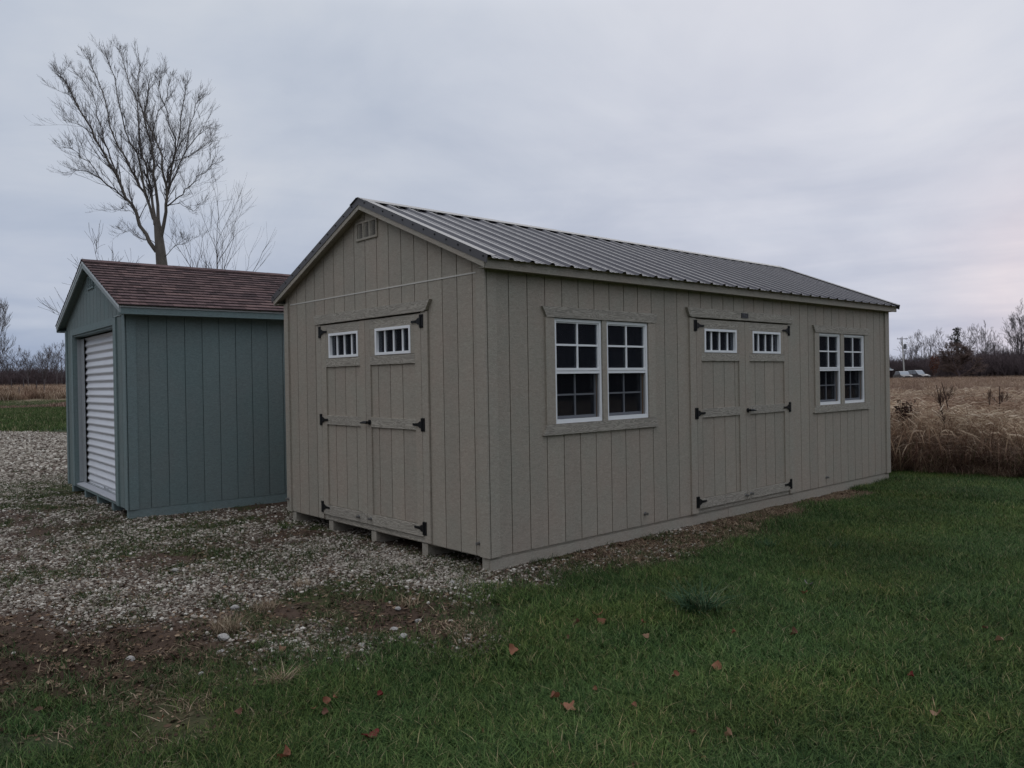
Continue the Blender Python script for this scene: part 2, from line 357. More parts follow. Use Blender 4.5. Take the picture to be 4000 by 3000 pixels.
# ------------------------------------------------------------------ ground sheet
def axis(lo, hi, step, far):
    a = list(np.arange(lo, hi+1e-6, step)); s = step; v = a[-1]
    while v < far: s *= 1.13; v += s; a.append(v)
    s = step; v = a[0]; b = []
    while v > -far: s *= 1.13; v -= s; b.append(v)
    return np.array(b[::-1]+a)
gx = axis(-9, 7, .05, 1500); gy = axis(-4.6, 10, .05, 1500)
X, Y = np.meshgrid(gx, gy, indexing='ij'); Z = terrain(X, Y)
nx, ny = X.shape; idx = np.arange(nx*ny).reshape(nx, ny)
faces = np.stack([idx[:-1, :-1], idx[1:, :-1], idx[1:, 1:], idx[:-1, 1:]], -1).reshape(-1, 4)
def ground_mat():
    M = MT('ground_soil_and_turf', .95, .12)
    A = lambda n: M.n('ShaderNodeAttribute', attribute_name=n).outputs['Fac']
    P = M.coord('World'); f1 = M.noise(P, 3.2, 6, .6); f2 = M.noise(P, 28, 5, .65); f3 = M.noise(P, 110, 3, .6); big = M.noise(P, .35, 3, .5)
    grass = M.mix(M.ramp(f2, [(.3, (0, 0, 0)), (.7, (1, 1, 1))]), (.012, .022, .009), (.032, .052, .019))
    grass = M.mix(M.mth('MULTIPLY', M.ramp(f1, [(.45, (0, 0, 0)), (.7, (1, 1, 1))]), .5), grass, (.055, .055, .026))
    soil = M.mix(f2, (.036, .024, .018), (.115, .078, .058))
    mud = M.mix(f2, (.024, .016, .011), (.085, .056, .040))
    vor = M.n('ShaderNodeTexVoronoi'); M.l(P, vor.inputs[0]); vor.inputs['Scale'].default_value = 34
    peb = M.mix(M.ramp(vor.outputs['Distance'], [(.15, (1, 1, 1)), (.5, (0, 0, 0))]), soil, M.mix(.75, vor.outputs['Color'], (.34, .32, .29)))
    pb = M.mix(1., M.ramp(f3, [(.3, (.6, .6, .6)), (.7, (1.15, 1.15, 1.15))]), (.28, .25, .215), 'MULTIPLY')
    peb = M.mix(M.ramp(vor.outputs['Distance'], [(.18, (.8, .8, .8)), (.48, (0, 0, 0))]), soil, pb)
    gm = M.mth('ADD', M.mth('MULTIPLY', A('gravel'), 1.25), M.mth('SUBTRACT', f2, .62))
    c = M.mix(M.ramp(gm, [(.15, (0, 0, 0)), (.55, (1, 1, 1))]), soil, peb)
    c = M.mix(A('mud'), c, mud)
    mm = M.mth('ADD', A('moss'), M.mth('SUBTRACT', f2, .5))
    c = M.mix(M.ramp(mm, [(.3, (0, 0, 0)), (.6, (.85, .85, .85))]), c, M.mix(f3, (.028, .040, .014), (.062, .075, .026)))
    c = M.mix(A('yard'), grass, c)
    c = M.mix(M.mth('MULTIPLY', A('dry'), .75), c, M.mix(f2, (.06, .038, .022), (.20, .135, .085)))
    c = M.mix(A('meadow'), c, M.mix(f1, (.16, .115, .08), (.34, .26, .18)))
    M.col(c); h = M.mth('ADD', f2, M.mth('MULTIPLY', f3, .5)); M.bump(h, .02, .8); return M.m
gme = raw_mesh('ground', np.stack([X, Y, Z], -1).reshape(-1, 3), faces, ground_mat(), True)
mk = masks(X.ravel(), Y.ravel())
for nme, v in zip(('yard', 'gravel', 'mud', 'moss', 'dry'), mk[:5]): attr(gme, nme, v)
fxx = -X.ravel()-.1*Y.ravel()
bank = sm(74, 80, fxx)
attr(gme, 'meadow', np.clip((1-sm(-.3, .3, mk[5]))*.85+bank, 0, 1))
g_ob = bpy.data.objects.new('ground', gme); COL.objects.link(g_ob); struct(g_ob)

# ------------------------------------------------------------------ the tan shed
Xf = frame((0, 0, 0), (1, 0, 0), (0, 0, 1), (0, -1, 0))     # gable wall: s = x, out = -y
Yf = frame((0, 0, 0), (0, 1, 0), (0, 0, 1), (1, 0, 0))      # long wall: s = y, out = +x
W_, L_ = 3.66, 7.976
def walls_cells(F, s0, s1, z0, ztop, holes, o0, o1, mb, breaks=()):
    cs = sorted({s0, s1} | {h[i] for h in holes for i in (0, 1) if s0 < h[i] < s1} | {b for b in breaks if s0 < b < s1})
    zb = sorted({h[i] for h in holes for i in (2, 3)})
    for a, b in zip(cs[:-1], cs[1:]):
        mid = (a+b)/2; hs = sorted([h for h in holes if h[0] < mid < h[1]], key=lambda h: h[2]); z = z0
        for h in hs:
            if h[2] > z+1e-6: mb.box(F, a, b, z, h[2], o0, o1)
            z = h[3]
        mb.prism(F, [(a, z), (b, z), (b, ztop(b)), (a, ztop(a))], o0, o1)
    return mb
def board_wall(root, F, s0, s1, z0, ztop, grooves, holes, mat, inner, gap=.010, breaks=()):
    wall = walls_cells(F, s0, s1, z0, ztop, holes, -.018, -.001, MB(), breaks).build('wall', mat, root)
    walls_cells(F, s0+.005, s1-.005, z0, lambda s: ztop(s)-.01, holes, -.026, -.0185, MB(), breaks).build('inside_sheathing', inner, wall)
    ed = [s0]+sorted(grooves)+[s1]
    for a, b in zip(ed[:-1], ed[1:]):
        a2 = a+(gap/2 if a != s0 else 0); b2 = b-(gap/2 if b != s1 else 0)
        if b2-a2 < .02: continue
        hh = [h for h in holes if h[0] < b2 and h[1] > a2]; full = sorted([h for h in hh if h[0] <= a2+1e-6 and h[1] >= b2-1e-6], key=lambda h: h[2])
        z = z0
        for h in full:
            if h[2] > z+.02: walls_cells(F, a2, b2, z, lambda s, t=h[2]: t, [q for q in hh if q not in full and q[2] >= z and q[3] <= h[2]+.001], -.0005, .011, MB(), ()).build('siding_board', mat, wall)
            z = h[3]
        walls_cells(F, a2, b2, z, ztop, [q for q in hh if q not in full and q[2] >= z-.001], -.0005, .011, MB(), breaks).build('siding_board', mat, wall)
    return wall

tan = thing('storage_shed', 'long taupe wooden storage shed with dark ribbed metal roof, two double doors and white windows', 'shed')
RX, RZ = -W_/2, 3.436
SLOPE = .4167
roofz = lambda x: RZ-SLOPE*abs(x-RX)          # underside line of the roof sheets
gtop = lambda x: roofz(x)-.055
gg = [-.164-.2135*k for k in range(17)]
door_f = [(-2.79, -.90, .14, 2.25)]; vent_h = (-1.995, -1.655, 3.08, 3.21)
gwall = board_wall(tan, Xf, -W_+.012, -.012, .107, gtop, sorted(gg), [door_f[0]], M_tan, M_inside, breaks=(RX,))
sg = [.247+.2192*k for k in range(36)]
WIN = [(.786, 1.438), (1.50, 2.146), (5.775, 6.396), (6.492, 7.146)]
side_h = [(a, b, 1.19, 2.165) for a, b in WIN]+[(2.965, 4.965, .14, 2.25)]
swall = board_wall(tan, Yf, .012, L_-.012, .107, lambda s: 2.60, [s for s in sg if s < L_-.03], side_h, M_tan, M_inside)
# the two walls the camera cannot see
Bf = frame((0, L_, 0), (1, 0, 0), (0, 0, 1), (0, 1, 0)); Lf = frame((-W_, 0, 0), (0, 1, 0), (0, 0, 1), (-1, 0, 0))
board_wall(tan, Bf, -W_+.012, -.012, .107, gtop, sorted(gg), [], M_tan, M_inside, breaks=(RX,))
board_wall(tan, Lf, .012, L_-.012, .107, lambda s: 2.60, [s for s in sg if s < L_-.03], [], M_tan, M_inside)
MB().box(Xf, -W_+.03, -.03, .10, .135, -L_+.03, -.03).build('floor', M_floor, tan)
# studs beside the window openings
for s in [1.40, 2.10, 6.36, 7.11, .75, 5.74, .35, 2.6, 5.25, 7.6]:
    MB().box(Yf, s, s+.038, .136, 2.55, -.116, -.027).build('stud', M_pine, tan)
for s in [-3.2, -2.85, -.85, -.45]: MB().box(Xf, s, s+.038, .136, 2.5, -.116, -.027).build('stud', M_pine, tan)
for k in range(12):
    a = .4+k*.65; MB().box(Xf, -W_+.13, -.13, 2.53, 2.57, -a-.04, -a).build('tie_beam', M_pine, tan)
# corner boards
for F, a, b in ((Xf, -W_-.0, -W_+.098), (Xf, -.098, .0205), (Yf, -.002, .100), (Yf, L_-.13, L_+.002), (Bf, -W_, -W_+.1), (Bf, -.1, 0), (Lf, 0, .1), (Lf, L_-.1, L_)):
    th = .020 if (F is Xf and a < -1) or (F is Yf and a > 1) else .0165
    z1 = 2.545
    MB().box(F, a, b, .104, z1, .0115, .0115+th-.008 if F is Yf and a < 1 else .0115+th).build('corner_trim', M_tanz, tan)
# skids and rim
for a in (-3.58, -2.72, -1.855, -.975, -.10):
    MB().box(frame((0, 0, 0), (1, 0, 0), (0, 0, 1), (0, 1, 0)), a, a+.09, -.03, .094, -.004, L_-.006).build('skid', M_tanz, tan)
MB().box(Yf, .0, 3.588, -.03, .083, -.009, .006).box(Yf, 3.594, L_-.015, -.03, .085, -.009, .006).build('skid_facing', M_tanz, tan)
MB().box(Yf, .004, L_-.01, .0855, .106, -.03, -.003).box(Xf, -W_+.01, -.04, .0945, .106, -.05, -.006).build('rim_joist', M_tanz, tan)
MB().box(Xf, -2.783, -.905, .1075, .162, -.02, .0135).build('threshold', M_tanx, tan)
MB().box(Yf, 2.977, 4.957, .1075, .152, -.02, .0135).build('threshold', M_tanx, tan)
# thin batten over the sheet joint
MB().box(Xf, -3.53, -.095, 2.519, 2.531, .0112, .0155).build('batten', M_pale, tan)

# doors ------------------------------------------------------------
def door(root, F, s0, s1, z0, z1, win, panel, hinge_side, groove_list, mat, matx):
    """one framed door leaf; win = (s0,s1,z0,z1); panel = (s0,s1)"""
    dr = MB(); walls_cells(F, s0, s1, z0, lambda s: z1, [win], -.02, .004, dr); d = dr.build('door', mat, root)
    # boards between the rails
    p0, p1 = panel; gl = [g for g in groove_list if p0+.02 < g < p1-.02]; ed = [p0]+gl+[p1]
    for a, b in zip(ed[:-1], ed[1:]):
        for za, zb in ((z0+.11, 1.155), (1.25, 1.785)):
            MB().box(F, a+(.005 if a != p0 else 0), b-(.005 if b != p1 else 0), za, zb, .0045, .0135).build('siding_board', mat, d)
    T0, T1 = .0045, .030
    MB().box(F, s0, p0, z0, z1-.002, T0, T1).build('stile', mat, d)
    MB().box(F, p1, s1, z0, z1-.002, T0, T1).build('stile', mat, d)
    tr = MB(); walls_cells(F, p0+.001, p1-.001, 1.868, lambda s: z1-.10, [win], T0, T1-.002, tr); tr.build('transom_surround', mat, d)
    for za, zb, dd in ((z1-.099, z1-.004, .0), (1.778, 1.866, .001), (1.153, 1.250, .001), (z0+.001, z0+.103, .001)):
        MB().box(F, (p0 if za > z0+.01 else s0+.001), (p1 if za > z0+.01 else s1-.001), za, zb, T0, T1+dd if za > z0+.01 else T1+.004).build('rail', matx, d)
    # transom light
    a, b, c, e = win; fr = MB(); w = .026
    for q in ((a, b, e-w, e), (a, b, c, c+w), (a, a+w, c+w, e-w), (b-w, b, c+w, e-w)): fr.box(F, q[0], q[1], q[2], q[3], -.012, .034)
    fr.build('window_frame', M_white, d)
    for k in (1, 2, 3):
        s = a+(b-a)*k/4; MB().box(F, s-.0085, s+.0085, c+w, e-w, .002, .016).build('muntin', M_white, d)
    MB().box(F, a+w, b-w, c+w, e-w, -.001, .0015).build('pane', M_glass, d)
    # strap hinges
    for hz in (z1-.075, 1.203, z0+.078):
        sg_ = 1 if hinge_side == 'lo' else -1; e0 = s0 if sg_ > 0 else s1
        h = MB(); h.box(F, *sorted((e0-.046*sg_, e0+.004*sg_)), hz-.062, hz+.062, .031, .036)
        h.tube([tuple(F[0]+F[1]*(e0-.004*sg_)+F[2]*(hz+q)+F[3]*.038) for q in (-.06, .06)], .009, 8)
        st = [(e0+.0*sg_, hz-.034), (e0+.03*sg_, hz-.030), (e0+.055*sg_, hz-.014), (e0+.118*sg_, hz-.010), (e0+.134*sg_, hz-.013), (e0+.142*sg_, hz), (e0+.134*sg_, hz+.013), (e0+.118*sg_, hz+.010), (e0+.055*sg_, hz+.014), (e0+.03*sg_, hz+.030), (e0, hz+.034)]
        h.prism(F, st, .0365, .0405)
        for q in ((-.03, .045), (-.03, -.045), (.105, 0), (.07, 0)):
            c0 = F[0]+F[1]*(e0+q[0]*sg_)+F[2]*(hz+q[1]); h.tube([tuple(c0+F[3]*.036), tuple(c0+F[3]*.044)], .006, 6)
        h.build('hinge', M_black, d)
    return d
def handle(par, F, s, z, sg_):
    h = MB(); c = F[0]+F[1]*s+F[2]*z
    h.tube([tuple(c+F[3]*.03), tuple(c+F[3]*.04)], .026, 12); h.tube([tuple(c+F[3]*.035), tuple(c+F[3]*.075)], .013, 10)
    h.tube([tuple(c+F[3]*.072-F[1]*.01*sg_), tuple(c+F[3]*.078+F[1]*.05*sg_), tuple(c+F[3]*.074+F[1]*.11*sg_-F[2]*.006)], [.015, .014, .008], 8)
    h.build('handle', M_black, par)
def bolt(par, F, s, z, o=.012, name='bolt'):
    c = F[0]+F[1]*s+F[2]*z
    h = MB().tube([tuple(c+F[3]*o), tuple(c+F[3]*(o+.005))], .019, 10).tube([tuple(c+F[3]*(o+.005)), tuple(c+F[3]*(o+.04))], .0135, 8)
    b = h.build(name, M_steel, par)
    return b
d1 = door(tan, Xf, -2.783, -1.8775, .165, 2.237, (-2.611, -2.011, 1.873, 2.138), (-2.677, -1.977), 'lo', sorted(gg), M_tan, M_tanx)
d2 = door(tan, Xf, -1.8715, -.907, .165, 2.237, (-1.686, -1.072, 1.873, 2.138), (-1.782, -1.006), 'hi', sorted(gg), M_tan, M_tanx)
d3 = door(tan, Yf, 2.979, 3.9535, .155, 2.240, (3.132, 3.776, 1.873, 2.136), (3.072, 3.828), 'lo', sg, M_tan, M_tanx)
d4 = door(tan, Yf, 3.9595, 4.953, .155, 2.240, (4.123, 4.765, 1.873, 2.136), (4.050, 4.853), 'hi', sg, M_tan, M_tanx)
handle(d2, Xf, -1.805, 1.200, -1); handle(d4, Yf, 3.992, 1.200, 1)
bolt(d1, Xf, -2.037, .221, .03); bolt(d2, Xf, -1.811, .226, .03); bolt(tan, Xf, -.118, .214); bolt(tan, Xf, -3.62, .244, .03)
bolt(d3, Yf, 3.922, .205, .03); bolt(d4, Yf, 4.03, .214, .03); bolt(tan, Yf, 5.946, .22); bolt(tan, Yf, 2.063, .22)
# jambs and heads
for F, a, b, za in ((Xf, -2.882, -2.787, .115), (Xf, -.902, -.803, .115), (Yf, 2.862, 2.974, .112), (Yf, 4.957, 5.064, .112)):
    MB().box(F, a, b, za, 2.248, .0112, .030).build('door_trim', M_tanz, tan)
MB().prism(Xf, [(-2.890, 2.250), (-.835, 2.250), (-.835, 2.257), (-.812, 2.257), (-.745, 2.352), (-2.925, 2.352)], .0112, .044).build('head_trim', M_tanx, tan)
MB().prism(Yf, [(2.880, 2.255), (5.060, 2.255), (5.092, 2.356), (2.805, 2.356), (2.852, 2.262), (2.88, 2.262)], .0112, .044).build('head_trim', M_tanx, tan)
bd = MB().box(Yf, 3.858, 4.006, 2.281, 2.338, .0442, .050).build('maker_badge', M_badge, tan)
e_ = MB().box(Yf, 3.874, 3.990, 2.331, 2.334, .0502, .0515).box(Yf, 3.874, 3.990, 2.285, 2.288, .0502, .0515)
e_.box(Yf, 3.905, 3.915, 2.299, 2.320, .0502, .0517).prism(Yf, [(3.897, 2.318), (3.910, 2.328), (3.923, 2.318)], .0502, .0517)
for q in (3.940, 3.952, 3.964): e_.box(Yf, q, q+.007, 2.301, 2.314, .0502, .0512)
e_.build('badge_emblem', M_badgel, bd)

# windows ----------------------------------------------------------
def window(root, F, a, b, c, e):
    w0 = MB(); w = .026
    for q in ((a, b, e-w, e), (a, b, c, c+w+.012), (a, a+w, c+w+.012, e-w), (b-w, b, c+w+.012, e-w)): w0.box(F, q[0], q[1], q[2], q[3], -.06, .014)
    win_ = w0.build('window', M_white, root)
    mz = c+(e-c)*.50; i0, i1 = a+w, b-w
    r = MB().box(F, i0, i1, mz+.004, mz+.028, -.028, .012).box(F, i0, i1, mz-.024, mz+.001, -.028, .008); r.build('meeting_rail', M_white, win_)
    ms = (i0+i1)/2
    # upper sash
    s = MB().box(F, i0, i0+.012, mz+.028, e-w, -.02, .004).box(F, i1-.012, i1, mz+.028, e-w, -.02, .004).box(F, i0+.012, i1-.012, e-w-.012, e-w, -.02, .004); s.build('sash', M_white, win_)
    MB().box(F, ms-.009, ms+.009, mz+.028, e-w-.012, -.008, .004).build('muntin', M_white, win_)
    zz_ = (mz+.028+e-w)/2
    MB().box(F, i0+.012, ms-.0095, zz_-.009, zz_+.009, -.008, .0035).box(F, ms+.0095, i1-.012, zz_-.009, zz_+.009, -.008, .0035).build('muntin', M_white, win_)
    MB().box(F, i0, i1, mz+.02, e-w, -.013, -.010).build('pane', M_glass, win_)
    # lower sash sits back behind the insect screen
    lz0, lz1 = c+w+.014, mz-.024
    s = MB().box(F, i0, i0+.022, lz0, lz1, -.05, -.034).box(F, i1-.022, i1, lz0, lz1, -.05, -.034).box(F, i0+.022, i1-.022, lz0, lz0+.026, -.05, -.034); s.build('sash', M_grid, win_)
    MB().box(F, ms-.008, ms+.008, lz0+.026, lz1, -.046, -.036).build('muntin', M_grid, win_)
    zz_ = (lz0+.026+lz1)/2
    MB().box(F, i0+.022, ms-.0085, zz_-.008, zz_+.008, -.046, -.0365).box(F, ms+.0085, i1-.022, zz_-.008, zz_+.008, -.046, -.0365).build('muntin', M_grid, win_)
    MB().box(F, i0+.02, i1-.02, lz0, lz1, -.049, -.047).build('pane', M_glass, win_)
    MB().quad(*[F[0]+F[1]*p+F[2]*q+F[3]*-.006 for p, q in ((i0, lz0-.016), (i1, lz0-.016), (i1, lz1), (i0, lz1))]).build('insect_screen', M_screen, win_)
for a, b in WIN: window(tan, Yf, a+.006, b-.006, 1.197, 2.158)
for (a, b, c, d_, e, f) in ((.674, .787, 1.437, 1.501, 2.145, 2.256), (5.655, 5.776, 6.395, 6.493, 7.145, 7.276)):
    for p, q in ((a, b), (c, d_), (e, f)): MB().box(Yf, p, q, 1.196, 2.163, .0112, .029).build('window_trim', M_tanz, tan)
for a, b in ((.674, 2.256), (5.655, 7.276)):
    MB().prism(Yf, [(a+.012, 2.165), (b+.012, 2.165), (b+.038, 2.262), (a-.042, 2.262)], .0112, .036).build('window_trim', M_tanx, tan)
    MB().prism(Yf, [(a, 1.194), (b+.004, 1.194), (b+.020, 1.098), (a-.044, 1.098)], .0112, .034).build('window_trim', M_tanx, tan)

# gable vent: frame, mullions and bowed louvres
def vent(root, F, a, b, c, e, n, mat, rows=15):
    v = MB(); w = .022
    for q in ((a, b, e-w*.8, e), (a, b, c, c+w), (a, a+w, c+w, e-w*.8), (b-w, b, c+w, e-w*.8)): v.box(F, *q, .0112, .026)
    cols = n; wd = (b-a-2*w)/cols
    for k in range(1, cols): v.box(F, a+w+wd*k-.010, a+w+wd*k+.010, c+w, e-w*.8, .0112, .0255)
    vo = v.build('vent', mat, root)
    lo = MB()
    for k in range(cols):
        s0_ = a+w+wd*k+.010; s1_ = s0_+wd-.020; 
        for r in range(rows):
            z = c+w+(e-c-1.8*w)*(r+.3)/rows; pr = None
            for t in range(5):
                u = t/4; s = s0_+(s1_-s0_)*u; dip = -.008*math.sin(math.pi*u)
                P0 = F[0]+F[1]*s+F[2]*(z+dip)+F[3]*.0235; P1 = F[0]+F[1]*s+F[2]*(z+dip+.0060)+F[3]*.0185
                if pr: lo.quad(pr[0], P0, P1, pr[1])
                pr = (P0, P1)
    l_ = lo.build('louvre', mat, vo, kind='stuff')
    MB().box(F, a+w, b-w, c+w, e-w*.8, .0110, .0116).build('backing', M_black, vo)
vent(tan, Xf, -2.022, -1.627, 3.052, 3.240, 3, M_tanz)

# roof -------------------------------------------------------------
OX = .107; Y0, Y1 = -.105, 8.075
sl_len = math.hypot(1, SLOPE); up = Vector((-1, 0, SLOPE)).normalized(); nr = Vector((SLOPE, 0, 1)).normalized()
upL = Vector((1, 0, SLOPE)).normalized(); nrL = Vector((-SLOPE, 0, 1)).normalized()
EX = .150; run = (EX-RX)*sl_len
Rf = frame((EX, 0, roofz(EX)), (0, 1, 0), up, nr); RLf = frame((2*RX-EX, 0, roofz(EX)), (0, 1, 0), upL, nrL)
def profile(y0, y1, first=.16, pitch=.2455):
    pts = [(y0, 0)]; k = math.floor((y0-first)/pitch)-1
    y = first+k*pitch
    while y < y1+pitch:
        for dy, z in ((-.034, 0), (-.014, .020), (.014, .020), (.034, 0)): pts.append((y+dy, z))
        for f in (.36, .64):
            for dy, z in ((-.014, 0), (-.007, .004), (.007, .004), (.014, 0)): pts.append((y+f*pitch+dy, z))
        y += pitch
    pts = [p for p in pts if y0 < p[0] < y1]; return [(y0, 0)]+pts+[(y1, 0)]
for F in (Rf, RLf):
    MB().box(F, Y0+.03, Y1-.03, .03, run-.02, -.016, -.002).build('roof_deck', M_inside, tan)
    y = Y0+.005; k = 0
    while y < Y1-.01:
        y2 = min(.16+.2455*(4*(k+1))-.09, Y1-.005); pr = profile(y, y2-.0005); mb = MB()
        for (ya, za), (yb, zb) in zip(pr[:-1], pr[1:]):
            mb.quad(*[F[0]+F[1]*p+F[2]*q+F[3]*(r+.001) for p, q, r in ((ya, 0, za), (yb, 0, zb), (yb, run, zb), (ya, run, za))])
        me = mb.mesh('roof_panel', M_roof); o = bpy.data.objects.new('roof_panel', me); COL.objects.link(o); o.parent = tan
        y = y2; k += 1
    sc_ = MB()
    yy = .16-.05
    for r in (.08, .62, 1.22, 1.84):
        q = .16
        while q < Y1:
            c0 = F[0]+F[1]*(q+.045)+F[2]*r
            sc_.tube([tuple(c0+F[3]*.001), tuple(c0+F[3]*.009)], .008, 6); q += .2455
    sc_.build('roof_screw', M_black, tan, kind='stuff')
# ridge cap
mb = MB()
for F in (Rf, RLf): mb.box(F, Y0-.02, Y1+.02, run-.14, run+.0005, .023, .027)
mb.build('ridge_cap', M_trimmetal, tan)
# rake trim in metal over rake boards, fascia, soffits
for yy_, n_out in ((Y0, -1), (Y1, 1)):
    for sgn in (1, -1):
        F = frame((RX, yy_, 0), (sgn, 0, 0), (0, 0, 1), (0, n_out, 0)); sp = OX-RX
        zr = lambda s: RZ-SLOPE*s
        MB().prism(F, [(0, zr(0)-.092), (sp, zr(sp)-.092), (sp, zr(sp)-.004), (0, zr(0)-.004)], -.020, .0).build('rake_board', M_tanz, tan)
        sp2 = EX-RX-.004
        t = MB().prism(F, [(0, zr(0)-.046), (sp2, zr(sp2)-.044), (sp2+.012, zr(sp2)+.026), (0, zr(0)+.031)], .001, .006)
        t.build('rake_trim', M_trimmetal, tan)
        Fs = Rf if sgn > 0 else RLf
        a0, a1 = sorted((yy_+n_out*.006, yy_-n_out*.095)); MB().box(Fs, a0, a1, .0, run, .0225, .026).build('rake_trim', M_trimmetal, tan)
        s_ = MB()
        for k in range(12):
            s = .12+k*.165
            if s < sp: c0 = F[0]+F[1]*s+F[2]*(zr(s)+.0); s_.tube([tuple(c0+F[3]*.005), tuple(c0+F[3]*.013)], .008, 6)
        s_.build('trim_screw', M_black, tan, kind='stuff')
for sgn in (1, -1):
    F = frame((RX+sgn*(OX-RX), 0, 0), (0, 1, 0), (0, 0, 1), (sgn, 0, 0))
    MB().box(F, Y0+.001, Y1-.001, 2.534, 2.612, -.020, 0).build('fascia_board', M_tanz, tan)
    MB().box(F, Y0+.021, Y1-.021, 2.612, roofz(OX)-.004, -.030, -.006).build('sub_fascia', M_tanz, tan)
    MB().box(F, Y0+.021, Y1-.021, 2.538, 2.546, -.094, -.021).build('soffit', M_tanz, tan)
# gable soffit strips
for yy_, a, b in ((0, Y0+.020, -.0125), (1, L_+.0125, Y1-.020)):
    for F in (Rf, RLf): MB().box(F, a, b, .05, run-.03, -.060, -.018).build('soffit', M_tanz, tan)

# ------------------------------------------------------------------ the green shed
grn = thing('garage_shed', 'grey green shed with brown shingle roof and white roll up door', 'shed', (-5.18, -1.343, 0), -.052)
GW, GL = 3.66, 6.1; GRX, GRZ = -GW/2, 3.352
GS = .386; gz = lambda x: GRZ-GS*abs(x-GRX); gtop2 = lambda x: gz(x)-.06
fg = [-.2155*k-.19 for k in range(16)]
op = (-3.10, -.55, .125, 2.40)
GBf = frame((0, GL, 0), (1, 0, 0), (0, 0, 1), (0, 1, 0)); GLf = frame((-GW, 0, 0), (0, 1, 0), (0, 0, 1), (-1, 0, 0))
board_wall(grn, Xf, -GW+.012, -.012, .100, gtop2, sorted(fg), [op], M_grn, M_inside, breaks=(GRX,))
sgg = [.251+.2155*k for k in range(27)]
board_wall(grn, Yf, .012, GL-.012, .100, lambda s: 2.54, sgg, [], M_grn, M_inside)
board_wall(grn, GBf, -GW+.012, -.012, .100, gtop2, sorted(fg), [], M_grn, M_inside, breaks=(GRX,))
board_wall(grn, GLf, .012, GL-.012, .100, lambda s: 2.54, sgg, [], M_grn, M_inside)
MB().box(Xf, -GW+.03, -.03, .095, .13, -GL+.03, -.11).build('floor', M_floor, grn)
for F, a, b, th in ((Xf, -GW, -GW+.10, .02), (Xf, -.105, .020, .012), (Yf, -.002, .107, .0085), (Yf, GL-.1, GL, .02)):
    MB().box(F, a, b, .097, 2.485, .0115, .0115+th).build('corner_trim', M_grnt, grn)
MB().box(Xf, -.512, -.395, .105, 2.47, .0112, .031).build('door_trim', M_grnt, grn)
MB().box(Xf, -.55, -.513, .130, 2.40, .0112, .029).build('door_trim', M_grnt, grn)
MB().box(Xf, -3.21, -3.10, .105, 2.47, .0112, .031).build('door_trim', M_grnt, grn)
MB().box(Xf, -3.0995, -.513, 2.385, 2.478, .0112, .030).build('head_trim', M_grnt, grn)
MB().box(Xf, -.50, -.11, 2.479, 2.490, .0112, .022).build('batten', M_rakeg, grn)
# jambs of the opening
MB().box(Xf, -3.118, -3.082, .13, 2.384, -.12, .011).box(Xf, -.568, -.535, .13, 2.384, -.12, .011).box(Xf, -3.08, -.57, 2.36, 2.384, -.12, .011).build('jamb', M_grnt, grn)
tr = MB().box(Xf, -3.081, -2.86, .17, 2.33, -.085, -.080).box(Xf, -3.081, -3.07, .17, 2.33, -.080, -.03)
for k in range(9): c0 = Vector((-3.02, .078, .3+k*.25)); tr.tube([tuple(c0), tuple(c0+Vector((0, -.008, 0)))], .009, 6)
tr.build('door_track', M_galv, grn)
# the sheet curtain
cu = MB(); pz = .105; z = .172; rows_ = []
while z < 2.345:
    t = (z/pz) % 1.; rows_.append((z, .012*math.sin(2*math.pi*t)+.003*math.sin(4*math.pi*t))); z += pz/8
for xa, xb in ((-2.93, -.565),):
    for (za, oa), (zb, ob) in zip(rows_[:-1], rows_[1:]): cu.quad((xa, .115-oa, za), (xb, .115-oa, za), (xb, .115-ob, zb), (xa, .115-ob, zb))
door_g = cu.build('roll_up_door', M_curtain, grn, smooth=True)
MB().box(Xf, -2.93, -.565, .158, .174, -.135, -.088).build('bottom_bar', M_galv, door_g)
MB().tube([(-1.55, .09, .20), (-1.55, .06, .20), (-1.55, .055, .235)], .008, 6).tube([(-1.60, .085, .2), (-1.50, .085, .2)], .010, 6).build('latch', M_galv, door_g)
th_ = MB(); 
th_.prism(frame((0, 0, 0), (0, 1, 0), (0, 0, 1), (1, 0, 0)), [(-.012, .132), (.14, .132), (.14, .170), (-.012, .142)], -3.08, -.57)
for k in range(6):
    y = .004+k*.018; zt = .142+(y+.012)*.184; th_.prism(frame((0, 0, 0), (0, 1, 0), (0, 0, 1), (1, 0, 0)), [(y, zt-.001), (y+.008, zt), (y+.006, zt+.008), (y+.002, zt+.008)], -3.08, -.57)
th_.build('threshold_ramp', M_alu, grn)
MB().box(Xf, -GW+.02, -.02, .093, .128, -.02, .002).build('rim_joist', M_grnt, grn)
for a in (-3.47, -2.56, -1.755, -.89, -.10):
    MB().box(frame((0, 0, 0), (1, 0, 0), (0, 0, 1), (0, 1, 0)), a, a+.095, -.05, .092, -.004, GL-.01).build('skid', M_grnt, grn)
MB().box(Yf, .0, 2.40, -.05, .0985, -.009, .008).box(Yf, 2.405, GL-.01, -.05, .0985, -.009, .008).build('skid_facing', M_grnt, grn)
vent(grn, Xf, -2.02, -1.62, 2.965, 3.150, 3, M_grnt)
